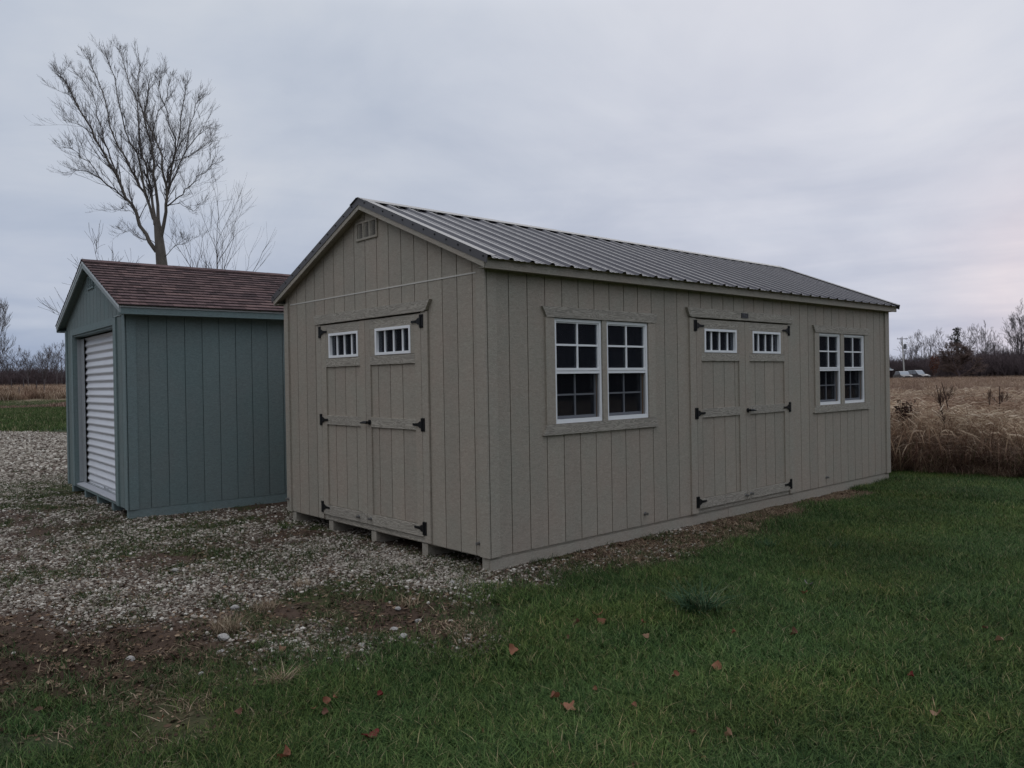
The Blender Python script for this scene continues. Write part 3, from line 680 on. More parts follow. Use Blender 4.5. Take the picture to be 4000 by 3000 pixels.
# roof
GEX = .205; gup = Vector((-1, 0, GS)).normalized(); gnr = Vector((GS, 0, 1)).normalized()
gupL = Vector((1, 0, GS)).normalized(); gnrL = Vector((-GS, 0, 1)).normalized(); grun = (GEX-GRX)*math.hypot(1, GS)
GY0, GY1 = -.115, GL+.115
GR = frame((GEX, 0, gz(GEX)), (0, 1, 0), gup, gnr); GRL = frame((2*GRX-GEX, 0, gz(GEX)), (0, 1, 0), gupL, gnrL)
strips = []
for v in range(4):      # four shingle strips with raised laminated tabs
    mb = MB(); tones = []
    Lw = .914
    def addbox(a0, a1, z0, z1, o0, o1, tone, fr_=frame((0, 0, 0), (1, 0, 0), (0, 1, 0), (0, 0, 1))):
        # wedge: thick at the butt, thin at the head
        k = len(mb.v); mb.v += [(a0, z0, o0), (a1, z0, o0), (a1, z1, o0), (a0, z1, o0), (a0, z0, o1), (a1, z0, o1), (a1, z1, o0+.002), (a0, z1, o0+.002)]
        mb.f += [(k, k+3, k+2, k+1), (k+4, k+5, k+6, k+7), (k, k+1, k+5, k+4), (k+1, k+2, k+6, k+5), (k+2, k+3, k+7, k+6), (k+3, k, k+4, k+7)]; tones.extend([tone]*8)
    addbox(.0015, Lw-.0015, -.020, .155, .001, .0075, 0.)  # lower layer; its near-black tone paints the shadow line under each course
    a = .0015
    while a < Lw-.06:
        w = random.choice((.09, .12, .15, .18)); b = a+w if a+w < Lw-.08 else Lw-.0015
        addbox(a, b, random.choice((.0, .0015, .004)), .138, .008, .0125, .16+.68*random.random()); a = b+.004
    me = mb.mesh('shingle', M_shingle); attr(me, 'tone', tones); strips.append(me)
exposure = .1345
nrow = int((grun)/exposure)
for F, sg_ in ((GR, 1), (GRL, -1)):
    MB().box(F, GY0+.02, GY1-.02, .02, grun-.01, -.018, -.001).build('roof_deck', M_inside, grn)
    Mx = Matrix.Identity(4)
    for i in range(3): Mx[i][0] = F[1][i]; Mx[i][1] = F[2][i]; Mx[i][2] = F[3][i]
    for r in range(nrow):
        off = -(r % 3)*.305-.02; a = GY0-.01+off
        while a < GY1:
            n_s = 0; lo = a; hi = a+.914
            if hi > GY0+.05 and lo < GY1-.05:
                sx = 1.
                lo2 = max(lo, GY0-.012); hi2 = min(hi, GY1+.012); sx = (hi2-lo2)/.914
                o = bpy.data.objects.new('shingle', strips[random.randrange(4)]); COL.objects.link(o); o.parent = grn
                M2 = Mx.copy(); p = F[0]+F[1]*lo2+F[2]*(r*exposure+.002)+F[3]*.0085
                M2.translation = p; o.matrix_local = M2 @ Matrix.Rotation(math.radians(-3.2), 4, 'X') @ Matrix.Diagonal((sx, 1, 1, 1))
            a += .9145
for k in range(int((GY1-GY0)/.24)):
    a = GY0-.01+k*.24
    mb = MB()
    for F in (GR, GRL): mb.box(F, a, a+.26, grun-.13, grun+.001, .022+.0015*(k % 2), .028+.0015*(k % 2))
    me = mb.mesh('ridge_shingle', M_shingle); attr(me, 'tone', [.3+.4*random.random()]*len(me.vertices)); o = bpy.data.objects.new('ridge_shingle', me); COL.objects.link(o); o.parent = grn
for yy_, n_out in ((GY0, -1), (GY1, 1)):
    for sgn in (1, -1):
        F = frame((GRX, yy_, 0), (sgn, 0, 0), (0, 0, 1), (0, n_out, 0)); sp = GEX-GRX-.01
        zr = lambda s: GRZ-GS*s
        MB().prism(F, [(0, zr(0)-.10), (sp, zr(sp)-.085), (sp, zr(sp)-.008), (0, zr(0)-.008)], -.020, .0).build('rake_board', M_rakeg, grn)
        MB().prism(F, [(0, zr(0)-.036), (sp+.004, zr(sp)-.036), (sp+.004, zr(sp)+.003), (0, zr(0)+.003)], .0005, .005).build('drip_edge', M_drip, grn)
for sgn in (1, -1):
    F = frame((GRX+sgn*(.19-GRX), 0, 0), (0, 1, 0), (0, 0, 1), (sgn, 0, 0))
    MB().box(F, GY0+.001, GY1-.001, 2.470, 2.5475, -.020, 0).build('fascia_board', M_grnt, grn)
    MB().box(F, GY0+.001, GY1-.001, 2.548, 2.569, -.020, .012).build('drip_edge', M_drip, grn)
    MB().box(F, GY0+.021, GY1-.021, 2.474, 2.482, -.175, -.021).build('soffit', M_grnt, grn)
for a, b in ((GY0+.020, -.0125), (GL+.0125, GY1-.020)):
    for F in (GR, GRL): MB().box(F, a, b, .08, grun-.03, -.065, -.0185).build('soffit', M_grnt, grn)

# ------------------------------------------------------------------ scattered ground cover (counted by nobody)
def scatter(name, pts, rots, scales, protos, mat_list=None, tilt=None, **props):
    me = bpy.data.meshes.new(name); n = len(pts); me.vertices.add(n); me.vertices.foreach_set('co', np.asarray(pts, np.float32).ravel())
    attr(me, 'rz', rots); attr(me, 'sc', scales); attr(me, 'tx', tilt if tilt is not None else np.zeros(n)); attr(me, 'kind_id', RS.randint(0, len(protos), n).astype(np.float32))
    o = bpy.data.objects.new(name, me); COL.objects.link(o)
    pc = bpy.data.collections.new(name+'_kinds')
    for i, p in enumerate(protos):
        po = bpy.data.objects.new(name+'_kind', p); pc.objects.link(po)
    ng = bpy.data.node_groups.new(name, 'GeometryNodeTree'); ng.interface.new_socket('Geometry', in_out='INPUT', socket_type='NodeSocketGeometry'); ng.interface.new_socket('Geometry', in_out='OUTPUT', socket_type='NodeSocketGeometry')
    gi = ng.nodes.new('NodeGroupInput'); go = ng.nodes.new('NodeGroupOutput'); ip = ng.nodes.new('GeometryNodeInstanceOnPoints'); ci = ng.nodes.new('GeometryNodeCollectionInfo')
    ci.inputs['Collection'].default_value = pc; ci.inputs['Separate Children'].default_value = True; ci.inputs['Reset Children'].default_value = True
    def na(nm):
        a = ng.nodes.new('GeometryNodeInputNamedAttribute'); a.data_type = 'FLOAT'; a.inputs['Name'].default_value = nm; return a.outputs['Attribute']
    cx_ = ng.nodes.new('ShaderNodeCombineXYZ'); ng.links.new(na('tx'), cx_.inputs[0]); ng.links.new(na('rz'), cx_.inputs[2])
    e2r = ng.nodes.new('FunctionNodeEulerToRotation'); ng.links.new(cx_.outputs[0], e2r.inputs[0])
    ng.links.new(gi.outputs[0], ip.inputs['Points']); ng.links.new(ci.outputs[0], ip.inputs['Instance']); ip.inputs['Pick Instance'].default_value = True
    f2i = ng.nodes.new('FunctionNodeFloatToInt'); ng.links.new(na('kind_id'), f2i.inputs[0]); ng.links.new(f2i.outputs[0], ip.inputs['Instance Index'])
    ng.links.new(e2r.outputs[0], ip.inputs['Rotation']); ng.links.new(na('sc'), ip.inputs['Scale']); ng.links.new(ip.outputs[0], go.inputs[0])
    md = o.modifiers.new('scatter', 'NODES'); md.node_group = ng
    o['kind'] = 'stuff'
    for k, v in props.items(): o[k] = v
    return o
def sector(n, r0, r1, a0, a1, power=1.):
    """random points around the viewer's standing place, density falling off outward"""
    r = r0+(r1-r0)*RS.rand(n)**power; a = np.radians(a0+(a1-a0)*RS.rand(n))
    return CAM.x+r*np.cos(a), CAM.y+r*np.sin(a)
def footprint(x, y, pad=0.):
    a = (x < pad+.0) & (x > -W_-pad) & (y > -pad) & (y < L_+pad)
    lx = (x+5.18)*math.cos(-.052)+(y+1.343)*math.sin(-.052); ly = -(x+5.18)*math.sin(-.052)+(y+1.343)*math.cos(-.052)
    return a | ((lx < pad) & (lx > -GW-pad) & (ly > -pad) & (ly < GL+pad))

# blades
def blade_clump(name, n, r, h0, h1, wd, mat, bend=.6, seg=3, lean=.35, rnd=RS):
    V = []; Fc = []; T = []; D = []
    for i in range(n):
        a = rnd.rand()*2*math.pi; rr = r*math.sqrt(rnd.rand()); bx, by = rr*math.cos(a), rr*math.sin(a)
        h = h0+(h1-h0)*rnd.rand(); th = rnd.rand()*2*math.pi; ln = lean*rnd.rand()*h; bd = bend*rnd.rand()*h; w = wd*(.6+.8*rnd.rand())
        px, py = -math.sin(th)*w/2, math.cos(th)*w/2; t = rnd.rand(); k = len(V)
        for s in range(seg+1):
            u = s/seg; dx = (ln*u+bd*u*u*u); z = h*u*(1-.35*u*u*min(1, bd/h)); ww = (1-u)**.7 if s < seg else 0
            cx_, cy_ = bx+math.cos(th)*dx, by+math.sin(th)*dx
            if s < seg: V += [(cx_-px*ww, cy_-py*ww, z), (cx_+px*ww, cy_+py*ww, z)]; T += [t, t]; D += [u, u]
            else: V.append((cx_, cy_, z)); T.append(t); D.append(1)
            if 0 < s < seg: Fc.append((k+2*s-2, k+2*s-1, k+2*s+1, k+2*s))
        Fc.append((k+2*seg-2, k+2*seg-1, k+2*seg, k+2*seg))
    tri = [(f[0], f[1], f[2]) for f in Fc]+[(f[0], f[2], f[3]) for f in Fc if f[2] != f[3]]
    me = raw_mesh(name, V, tri, mat); attr(me, 'tone', T); attr(me, 'tip', D); return me
def blade_mat(name, stops, patch=None, rough=.75, trans=.15, oscale=.9, lo=.72, hi=1.25):
    M = MT(name, rough, .10); at = M.n('ShaderNodeAttribute', attribute_name='tone')
    c = M.ramp(at.outputs['Fac'], stops)
    P = M.coord('World'); n = M.noise(P, oscale, 4, .6)
    if patch: c = M.mix(M.ramp(n, [(.42, (0, 0, 0)), (.66, (.75, .75, .75))]), c, M.mix(1., c, patch, 'MULTIPLY'))
    n2 = M.noise(P, .55, 3, .5); c = M.mix(1., c, M.ramp(n2, [(.3, (lo, lo, lo)), (.7, (hi, hi, hi))]), 'MULTIPLY')
    M.col(c)
    tr = M.n('ShaderNodeBsdfTranslucent'); M.l(c, tr.inputs[0]); mx = M.n('ShaderNodeMixShader'); mx.inputs[0].default_value = trans
    o = M.t.nodes['Material Output']; M.l(M.b.outputs[0], mx.inputs[1]); M.l(tr.outputs[0], mx.inputs[2]); M.l(mx.outputs[0], o.inputs[0]); return M.m
M_blade = blade_mat('lawn_blades', [(0, (.011, .027, .010)), (.35, (.036, .074, .021)), (.7, (.070, .122, .037)), (.9, (.112, .170, .057)), (.955, (.14, .15, .066)), (1, (.30, .25, .16))], (1.5, 1.2, 1.0))
M_sparse = blade_mat('thin_yard_grass', [(0, (.020, .040, .014)), (.5, (.044, .075, .024)), (.8, (.075, .08, .036)), (1, (.24, .18, .12))])
M_straw = blade_mat('dry_grass', [(0, (.09, .058, .038)), (.3, (.20, .14, .092)), (.7, (.32, .24, .165)), (1, (.46, .38, .27))])
lawn_p = [blade_clump('lawn_tuft', 460, .27, .022, .075, .0052, M_blade, .9, 3, 1.1) for _ in range(5)]
def region_points(n, r0, r1, a0, a1, keep, pw=1.):
    x, y = sector(n, r0, r1, a0, a1, pw); k = keep(x, y); return x[k], y[k]
thin_ = lambda x, y: blob(x, y, .95, -2.85, .62, 1.9, -.75)*(.4+1.1*fbm(x, y, 51, 3, 4.))
def lawn_keep(x, y):
    m = masks(x, y); return (RS.rand(len(x)) > .85*thin_(x, y)) & (RS.rand(len(x)) > m[0]*1.02+m[4]*.5) & (m[5] > -.1) & ~footprint(x, y, -.02)
x1, y1 = region_points(2600, 1.6, 6.5, 70, 190, lawn_keep); x2, y2 = region_points(3800, 6.5, 15, 84, 128, lawn_keep); x3, y3 = region_points(500, 1.5, 9, -20, 70, lawn_keep)
x = np.concatenate([x1, x2, x3]); y = np.concatenate([y1, y2, y3])
hm = .75+.8*fbm(x, y, 61, 3, 1.3)-.5*sm(.02, .5, masks(x, y)[0])-.35*np.clip(thin_(x, y), 0, 1)
scatter('lawn_grass', np.stack([x, y, terrain(x, y)-.006], -1), RS.rand(len(x))*6.28, hm, lawn_p, label='short green lawn grass', category='grass')
# rough grass far to the west
far_p = [blade_clump('field_tuft', 200, .9, .05, .14, .022, blade_mat('field_blades', [(0, (.032, .06, .018)), (.5, (.058, .098, .03)), (.85, (.10, .13, .046)), (1, (.3, .25, .15))]), .6, 2, .6) for _ in range(3)]
n = 2600; x = -28-50*RS.rand(n); y = -9+44*RS.rand(n); k = (poly_sd(x, y, YARD) > .3); x, y = x[k], y[k]
scatter('field_grass', np.stack([x, y, terrain(x, y)-.01], -1), RS.rand(len(x))*6.28, .8+.8*RS.rand(len(x)), far_p, label='green field grass', category='grass')
# sparse grass and weeds in the yard
sp_p = [blade_clump('yard_sprig', 16, .05, .015, .05, .0048, M_sparse, .9, 2, 1.3) for _ in range(4)]
def yk(x, y):
    m = masks(x, y); return (RS.rand(len(x)) < ((m[3]*.45+.03)*(1-.8*m[2])+.5*np.exp(-(poly_sd(x, y, YARD)/.36)**2)+.1*m[2])) & (m[0] > .2) & ~footprint(x, y, .0)
x1, y1 = region_points(30000, 4, 9.5, 88, 178, yk); x2, y2 = region_points(26000, 9.5, 24, 150, 178, yk)
x = np.concatenate([x1, x2]); y = np.concatenate([y1, y2])
scatter('yard_grass', np.stack([x, y, terrain(x, y)-.003], -1), RS.rand(len(x))*6.28, .7+.9*RS.rand(len(x)), sp_p, label='sparse grass in the gravel', category='grass')
# stones
def stone_mesh(seed, sub=1, flat=.6):
    bm = bmesh.new(); bmesh.ops.create_icosphere(bm, subdivisions=sub, radius=1); r = random.Random(seed)
    pl = [(Vector((r.gauss(0, 1), r.gauss(0, 1), r.gauss(0, 1))).normalized(), .62+.25*r.random()) for _ in range(9)]
    for v in bm.verts:
        for nrm, d in pl:
            t = v.co.dot(nrm)
            if t > d: v.co -= nrm*(t-d)
        v.co.x *= 1+.25*math.sin(seed); v.co.z *= flat
        v.co += Vector((r.gauss(0, .03), r.gauss(0, .03), r.gauss(0, .03)))
    me = bpy.data.meshes.new('stone'); bm.to_mesh(me); bm.free(); return me
def stone_mat():
    M = MT('limestone_gravel', .9, .15); oi = M.n('ShaderNodeObjectInfo')
    c = M.ramp(oi.outputs['Random'], [(0, (.065, .050, .040)), (.22, (.145, .118, .095)), (.55, (.27, .24, .20)), (.85, (.39, .35, .30)), (1, (.56, .53, .47))])
    n = M.noise(M.coord('World'), 70, 4, .6); c = M.mix(1., c, M.ramp(n, [(.3, (.75, .74, .72)), (.7, (1.2, 1.2, 1.2))]), 'MULTIPLY'); M.col(c); M.bump(n, .004); return M.m
M_stone = stone_mat()
st_p = []
for k in range(6):
    me = stone_mesh(k+1, 1, .45+.08*k); me.materials.append(M_stone); st_p.append(me)
def gk(x, y):
    m = masks(x, y); return (RS.rand(len(x)) < m[1]**1.5) & (m[0] > .2) & ~((x < -.12) & (x > -3.5) & (y > 1.2) & (y < 7.8)) & ~footprint(x, y, -.8)
x1, y1 = region_points(165000, 3.8, 9, 90, 180, gk, 1.0); x2, y2 = region_points(120000, 9, 17, 135, 180, gk, 1.0); x3, y3 = region_points(60000, 17, 42, 155, 180, gk)
xw = -.95+.75*RS.randn(9000); yw = -.42+.2*RS.randn(9000); kw = ~footprint(xw, yw, -.3) & (RS.rand(9000) < .05+.95*sm(.40, .6, fbm(xw, yw, 91, 3, 3.))); xw, yw = xw[kw], yw[kw]
s = np.concatenate([.0045+.015*RS.rand(len(x1))**2.4, .007+.017*RS.rand(len(x2))**2.0, .018+.035*RS.rand(len(x3))**1.5, .008+.010*RS.rand(len(xw))])
x = np.concatenate([x1, x2, x3, xw]); y = np.concatenate([y1, y2, y3, yw])
scatter('gravel', np.stack([x, y, terrain(x, y)+s*.22], -1), RS.rand(len(x))*6.28, s, st_p, tilt=RS.randn(len(x))*.3, label='pale limestone gravel', category='gravel')
# brown leaf crumbs and soil clods
def crumb(seed):
    r = random.Random(seed); a = [(math.cos(t)*(.6+.5*r.random()), math.sin(t)*(.35+.4*r.random()), r.random()*.35) for t in np.linspace(0, 6.28, 6)[:-1]]
    me = bpy.data.meshes.new('crumb'); me.from_pydata(a+[(0, 0, .05)], [], [(i, (i+1) % 5, 5) for i in range(5)]); return me
Mc = MT('leaf_crumbs', .9, .1); oi = Mc.n('ShaderNodeObjectInfo'); Mc.col(Mc.ramp(oi.outputs['Random'], [(0, (.026, .017, .012)), (.5, (.078, .048, .032)), (.85, (.15, .10, .065)), (1, (.30, .22, .15))]))
cr_p = []
for k in range(4): me = crumb(k); me.materials.append(Mc.m); cr_p.append(me)
def ck(x, y):
    m = masks(x, y); return (RS.rand(len(x)) < (.38+.6*m[2]+.6*m[4])*(m[0]*.95+m[4]*.5+.01)) & ~footprint(x, y, -.3)
x1, y1 = region_points(90000, 3.6, 9, 88, 180, ck); x2, y2 = region_points(40000, 9, 14, 95, 180, ck)
x = np.concatenate([x1, x2]); y = np.concatenate([y1, y2]); s = .008+.016*RS.rand(len(x))**1.5
scatter('leaf_litter', np.stack([x, y, terrain(x, y)+.004], -1), RS.rand(len(x))*6.28, s, cr_p, tilt=RS.randn(len(x))*.5, label='brown leaf crumbs and soil', category='litter')
# dead grass thatch in the dry strip
th_p = [blade_clump('thatch_tuft', 26, .07, .01, .035, .0042, M_straw, 1.4, 2, 2.4) for _ in range(3)]
def dk(x, y):
    m = masks(x, y); return (RS.rand(len(x)) < m[4]*.55+.012+.04*m[2]) & ~footprint(x, y, .02) & (m[5] > 0)
x, y = region_points(26000, 3.4, 14, 80, 178, dk)
scatter('dead_grass', np.stack([x, y, terrain(x, y)], -1), RS.rand(len(x))*6.28, .6+.8*RS.rand(len(x)), th_p, label='flattened dead grass', category='grass')

# ------------------------------------------------------------------ meadow of tall dry reed grass
M_reed = blade_mat('reed_grass', [(0, (.10, .055, .038)), (.3, (.21, .135, .092)), (.6, (.38, .285, .200)), (.88, (.56, .45, .33)), (1, (.72, .61, .48))], (.52, .38, .36), oscale=.4, lo=.75, hi=1.2, trans=.3)
M_reed2 = blade_mat('russet_stems', [(0, (.08, .045, .038)), (.5, (.19, .115, .09)), (1, (.36, .25, .19))], None, oscale=.2)
M_reedg = blade_mat('green_reed', [(0, (.03, .05, .016)), (.6, (.07, .09, .035)), (1, (.2, .17, .09))])
reed_p = [blade_clump('reed_tuft', 120, .50, .40, 1.05, .022, M_reed, 2.1, 4, 1.0) for _ in range(4)]
stem_p = [blade_clump('stem_tuft', 30, .5, .7, 1.25, .008, M_reed2, .25, 3, .3) for _ in range(3)]
low_p = [blade_clump('edge_tuft', 110, .38, .2, .6, .013, M_reed2, 1.6, 4, 1.0), blade_clump('edge_tuft', 90, .38, .2, .75, .015, M_reed, 1.8, 4, 1.1), blade_clump('edge_tuft_green', 60, .35, .2, .5, .012, M_reedg, .9, 3, .7)]
def mpts(n, y0, y1, spread=1.):
    yy = y0+(y1-y0)*RS.rand(n)**spread; xl = -6-(yy-8)*.48; xr = 6+(yy-8)*.22; xx = xl+(xr-xl)*RS.rand(n)
    k = poly_sd(xx, yy, MEADOW) < -.35; return xx[k], yy[k]
x1, y1 = mpts(2600, 8.5, 26); x2, y2 = mpts(3600, 26, 70); x3, y3 = mpts(3200, 70, 140)
x = np.concatenate([x1, x2, x3]); y = np.concatenate([y1, y2, y3]); s = (.72+.45*fbm(x, y, 71, 3, .5))*np.concatenate([np.ones(len(x1)), np.full(len(x2), 1.08), np.full(len(x3), 1.25)])
scatter('tall_dry_grass', np.stack([x, y, terrain(x, y)-.02], -1), RS.rand(len(x))*6.28, s, reed_p, label='tall straw coloured meadow grass', category='grass')
def lodged(n):
    V = []; T = []; Fc = []
    for i in range(n):
        a = RS.rand()*6.28; r = .55*RS.rand()**.5; z = .25+.62*RS.rand(); th = RS.rand()*6.28; L = .10+.22*RS.rand(); el = RS.randn()*.6; w = .0045+.005*RS.rand(); t = .35+.65*RS.rand(); k = len(V)
        c = np.array([r*math.cos(a), r*math.sin(a), z]); d = np.array([math.cos(th)*math.cos(el), math.sin(th)*math.cos(el), math.sin(el)]); u = np.array([-math.sin(th)*.4, math.cos(th)*.4, .9])*w
        V += [tuple(c-u), tuple(c+u), tuple(c+d*L*.6+u-np.array([0, 0, .02])), tuple(c+d*L*.6-u-np.array([0, 0, .02])), tuple(c+d*L-np.array([0, 0, .10]))]; T += [t]*5; Fc += [(k, k+1, k+2), (k, k+2, k+3), (k+3, k+2, k+4)]
    me = raw_mesh('lodged_reed', V, Fc, M_reed); attr(me, 'tone', T); return me
x1, y1 = mpts(2600, 8.6, 30)
scatter('lodged_reeds', np.stack([x1, y1, terrain(x1, y1)], -1), RS.rand(len(x1))*6.28, .85+.35*RS.rand(len(x1)), [lodged(230) for _ in range(4)], label='broken straw leaves bent across the meadow', category='grass')
x1, y1 = mpts(300, 9, 26); x2, y2 = mpts(3800, 20, 135); k = RS.rand(len(x2)) < sm(.38, .62, fbm(x2, y2, 83, 3, .12)); x = np.concatenate([x1, x2[k]]); y = np.concatenate([y1, y2[k]])
scatter('russet_weeds', np.stack([x, y, terrain(x, y)-.02], -1), RS.rand(len(x))*6.28, .85+.35*RS.rand(len(x)), stem_p, label='thin russet weed stems', category='weeds')
fx_ = -1.5+9*RS.rand(520); fy_ = np.interp(fx_, [-6, -.565, 1.27, 8], [8.2, 9.35, 9.85, 11.8])-.62*RS.rand(520)**1.8
scatter('meadow_foot_grass', np.stack([fx_, fy_, terrain(fx_, fy_)-.01], -1), RS.rand(520)*6.28, .22+.35*RS.rand(520), low_p, label='short ragged grass creeping out of the meadow', category='grass')
t = RS.rand(620); ex = -6+14*t;  tt = RS.rand(620); ey = np.interp(ex, [-6, -.565, 1.27, 8], [8.2, 9.35, 9.85, 11.8])+RS.rand(620)**1.3*1.1-.22; 
scatter('meadow_edge_grass', np.stack([ex, ey, terrain(ex, ey)-.01], -1), RS.rand(620)*6.28, .6+.7*RS.rand(620), low_p, label='tangled brown grass at the meadow edge', category='grass')
# the western bank of dry grass
n = 2400; x = -79-22*RS.rand(n); y = -14+60*RS.rand(n)
wb = [blade_clump('bank_tuft', 150, .9, .4, .95, .035, M_reed, .9, 3, .5) for _ in range(3)]
scatter('bank_grass', np.stack([x, y, terrain(x, y)-.05], -1), RS.rand(n)*6.28, .6+.7*RS.rand(n), wb, label='pale dry grass on the far bank', category='grass')
n = 900; x = -69.5-RS.randn(n)*1.0-.0; y = -14+60*RS.rand(n); x = x-.1*y
db = [blade_clump('ditch_tuft', 120, .7, .2, .6, .04, M_reed2, .8, 3, .6) for _ in range(2)]
scatter('ditch_weeds', np.stack([x, y, terrain(x, y)-.05], -1), RS.rand(n)*6.28, .6+.6*RS.rand(n), db, label='dark weeds along the ditch', category='weeds')

# ------------------------------------------------------------------ trees
def bark(name, a, b, sc=6):
    M = MT(name, .9, .1); n = M.noise(M.coord('Object', (1, 1, .25)), sc, 5, .65); M.col(M.mix(n, a, b)); M.bump(n, .03); return M.m
M_bark = bark('cottonwood_bark', (.060, .052, .046), (.19, .165, .14)); M_twig = bark('cottonwood_twigs', (.06, .052, .05), (.15, .13, .122))
M_fbark = bark('far_bark', (.062, .054, .056), (.15, .132, .13)); M_brush = bark('brush_twigs', (.060, .046, .050), (.135, .100, .10), 2)  # brush twigs lightened and tinted purple to paint in distance haze
M_russ = bark('russet_leaf_twigs', (.06, .026, .018), (.13, .055, .035), 2)
class TW:
    """numpy-free collector of tapered twig tubes"""
    def __init__(s): s.v = []; s.f = []
    def limb(s, pts, rad, sides):
        k0 = len(s.v); n = len(pts)
        for i, p in enumerate(pts):
            d = (pts[min(i+1, n-1)]-pts[max(i-1, 0)]).normalized(); x = d.cross(Vector((.13, .97, .2))).normalized(); y = d.cross(x); r = rad[i]
            for j in range(sides):
                a = 2*math.pi*j/sides; s.v.append(p+x*(r*math.cos(a))+y*(r*math.sin(a)))
        for i in range(n-1):
            for j in range(sides):
                j2 = (j+1) % sides; s.f.append((k0+i*sides+j, k0+i*sides+j2, k0+(i+1)*sides+j2, k0+(i+1)*sides+j))
    def mesh(s, name, mat): return raw_mesh(name, [tuple(q) for q in s.v], s.f, mat, True)
def grow(tw, rnd, p, d, length, r, depth, up=.25, spread=.6, kids=(2, 4), rmin=.006, curl=.12, shrink=.62):
    seg = 4 if depth > 0 else 3; pts = [p.copy()]; q = p.copy(); dd = d.normalized()
    for i in range(seg):
        dd = (dd+Vector((rnd.gauss(0, curl), rnd.gauss(0, curl), rnd.gauss(0, curl)+up*.18))).normalized(); q = q+dd*(length/seg); pts.append(q.copy())
    rad = [max(rmin*.7, r*(1-.55*i/seg)) for i in range(seg+1)]
    tw.limb(pts, rad, 3 if r < .05 else 5)
    if depth == 0: return
    for k in range(rnd.randint(*kids)):
        t = .25+.75*rnd.random(); i = min(int(t*seg), seg-1); b = pts[i].lerp(pts[i+1], t*seg-i)
        base = (pts[i+1]-pts[i]).normalized(); side = Vector((rnd.gauss(0, 1), rnd.gauss(0, 1), rnd.gauss(0, .6))); side = (side-base*side.dot(base)).normalized()
        nd = (base+side*spread*(.6+.7*rnd.random())+Vector((0, 0, up))).normalized()
        grow(tw, rnd, b, nd, length*shrink*(.7+.6*rnd.random()), max(rmin, rad[i]*.55), depth-1, up, spread, kids, rmin, curl, shrink)
    nd = (pts[-1]-pts[-2]).normalized(); grow(tw, rnd, pts[-1], nd, length*.55, rad[-1], depth-1, up, spread, kids, rmin, curl, shrink)
# the big cottonwood behind the green shed: limbs follow the photograph in metres from its foot
S_ = .6028/3085.8*39.4
def P_(x, y, dep):
    k = 1+dep/39.4; x = x if x > 902 else 902-(902-x)*.925; return Vector(((-17.33+(x-902)*S_)*k+17.33, dep, 1.6+((2542-y)*S_-1.6)*k))
LIMBS = [([(870, 1465), (800, 1350), (735, 1215), (660, 1115), (605, 965), (530, 850), (450, 720), (390, 600), (330, 500), (265, 370), (222, 318), (182, 268)], .19, .02, -1.5),
 ([(660, 1125), (590, 1060), (480, 980), (400, 940), (330, 930), (272, 935)], .075, .015, -2.5),
 ([(480, 978), (420, 890), (350, 850), (290, 790), (265, 750)], .04, .012, -2.8),
 ([(605, 965), (560, 860), (510, 740), (475, 600), (468, 520), (400, 380), (330, 290)], .09, .015, .8),
 ([(440, 700), (370, 650), (300, 625), (240, 590)], .04, .01, -2.),
 ([(350, 520), (290, 450), (225, 410)], .03, .01, -2.),
 ([(868, 1300), (850, 1250), (800, 1090), (735, 990), (680, 880), (620, 790), (560, 650), (530, 480), (490, 370), (430, 250), (375, 150)], .15, .018, 1.4),
 ([(800, 1090), (775, 950), (750, 830), (700, 760), (650, 600), (600, 330), (560, 240), (530, 150)], .11, .015, -1.),
 ([(862, 1290), (848, 1160), (840, 1060), (810, 900), (770, 780), (755, 500), (700, 380), (660, 230), (610, 80)], .14, .017, 2.2),
 ([(885, 1280), (872, 1050), (865, 900), (840, 740), (800, 590), (762, 470), (762, 330), (790, 160)], .15, .018, .0),
 ([(840, 950), (835, 880), (860, 760), (880, 620), (940, 520), (965, 400), (1000, 270)], .08, .014, 1.8),
 ([(900, 1380), (938, 1210), (945, 1120), (940, 1020), (920, 850), (870, 720), (800, 560), (830, 440), (870, 230)], .17, .018, -1.2),
 ([(945, 1110), (975, 960), (1000, 860), (1040, 680), (1070, 480), (1090, 330)], .11, .016, 1.),
 ([(950, 1020), (990, 880), (1010, 740), (960, 560), (905, 410), (905, 270)], .08, .014, -2.),
 ([(955, 1080), (1010, 960), (1050, 860), (1110, 770), (1190, 690), (1240, 640)], .085, .014, -.5),
 ([(1075, 810), (1100, 650), (1140, 520), (1200, 450)], .05, .012, 1.4),
 ([(950, 1170), (1000, 1130), (1050, 1100), (1090, 1050), (1140, 980), (1230, 920), (1330, 875)], .07, .012, -1.8),
 ([(965, 1165), (1030, 1155), (1070, 1180), (1110, 1205), (1150, 1190)], .035, .010, .6),
 ([(1000, 880), (1100, 850), (1200, 780), (1290, 700)], .045, .011, 2.),
 ([(870, 1420), (820, 1385), (740, 1370), (690, 1330), (600, 1335)], .035, .010, 1.),
 ([(925, 1500), (980, 1440), (1040, 1420), (1080, 1350)], .035, .010, -1.),
 ([(760, 1240), (700, 1200), (640, 1180), (600, 1200)], .03, .01, .4)]
big = thing('bare_tree', 'tall bare cottonwood rising behind the brown roof of the green shed', 'tree', (-35.79, 9.23, 0), math.atan2(R_.y, R_.x))
tk = TW(); ct = TW(); rnd = random.Random(5)
tk.limb([P_(905, 2560, 0), P_(902, 2200, .05), P_(904, 1800, 0), P_(905, 1555, .0), P_(896, 1450, 0), P_(888, 1370, 0), P_(880, 1300, 0), P_(878, 1250, 0)], [.42, .36, .31, .27, .235, .21, .17, .12], 14)
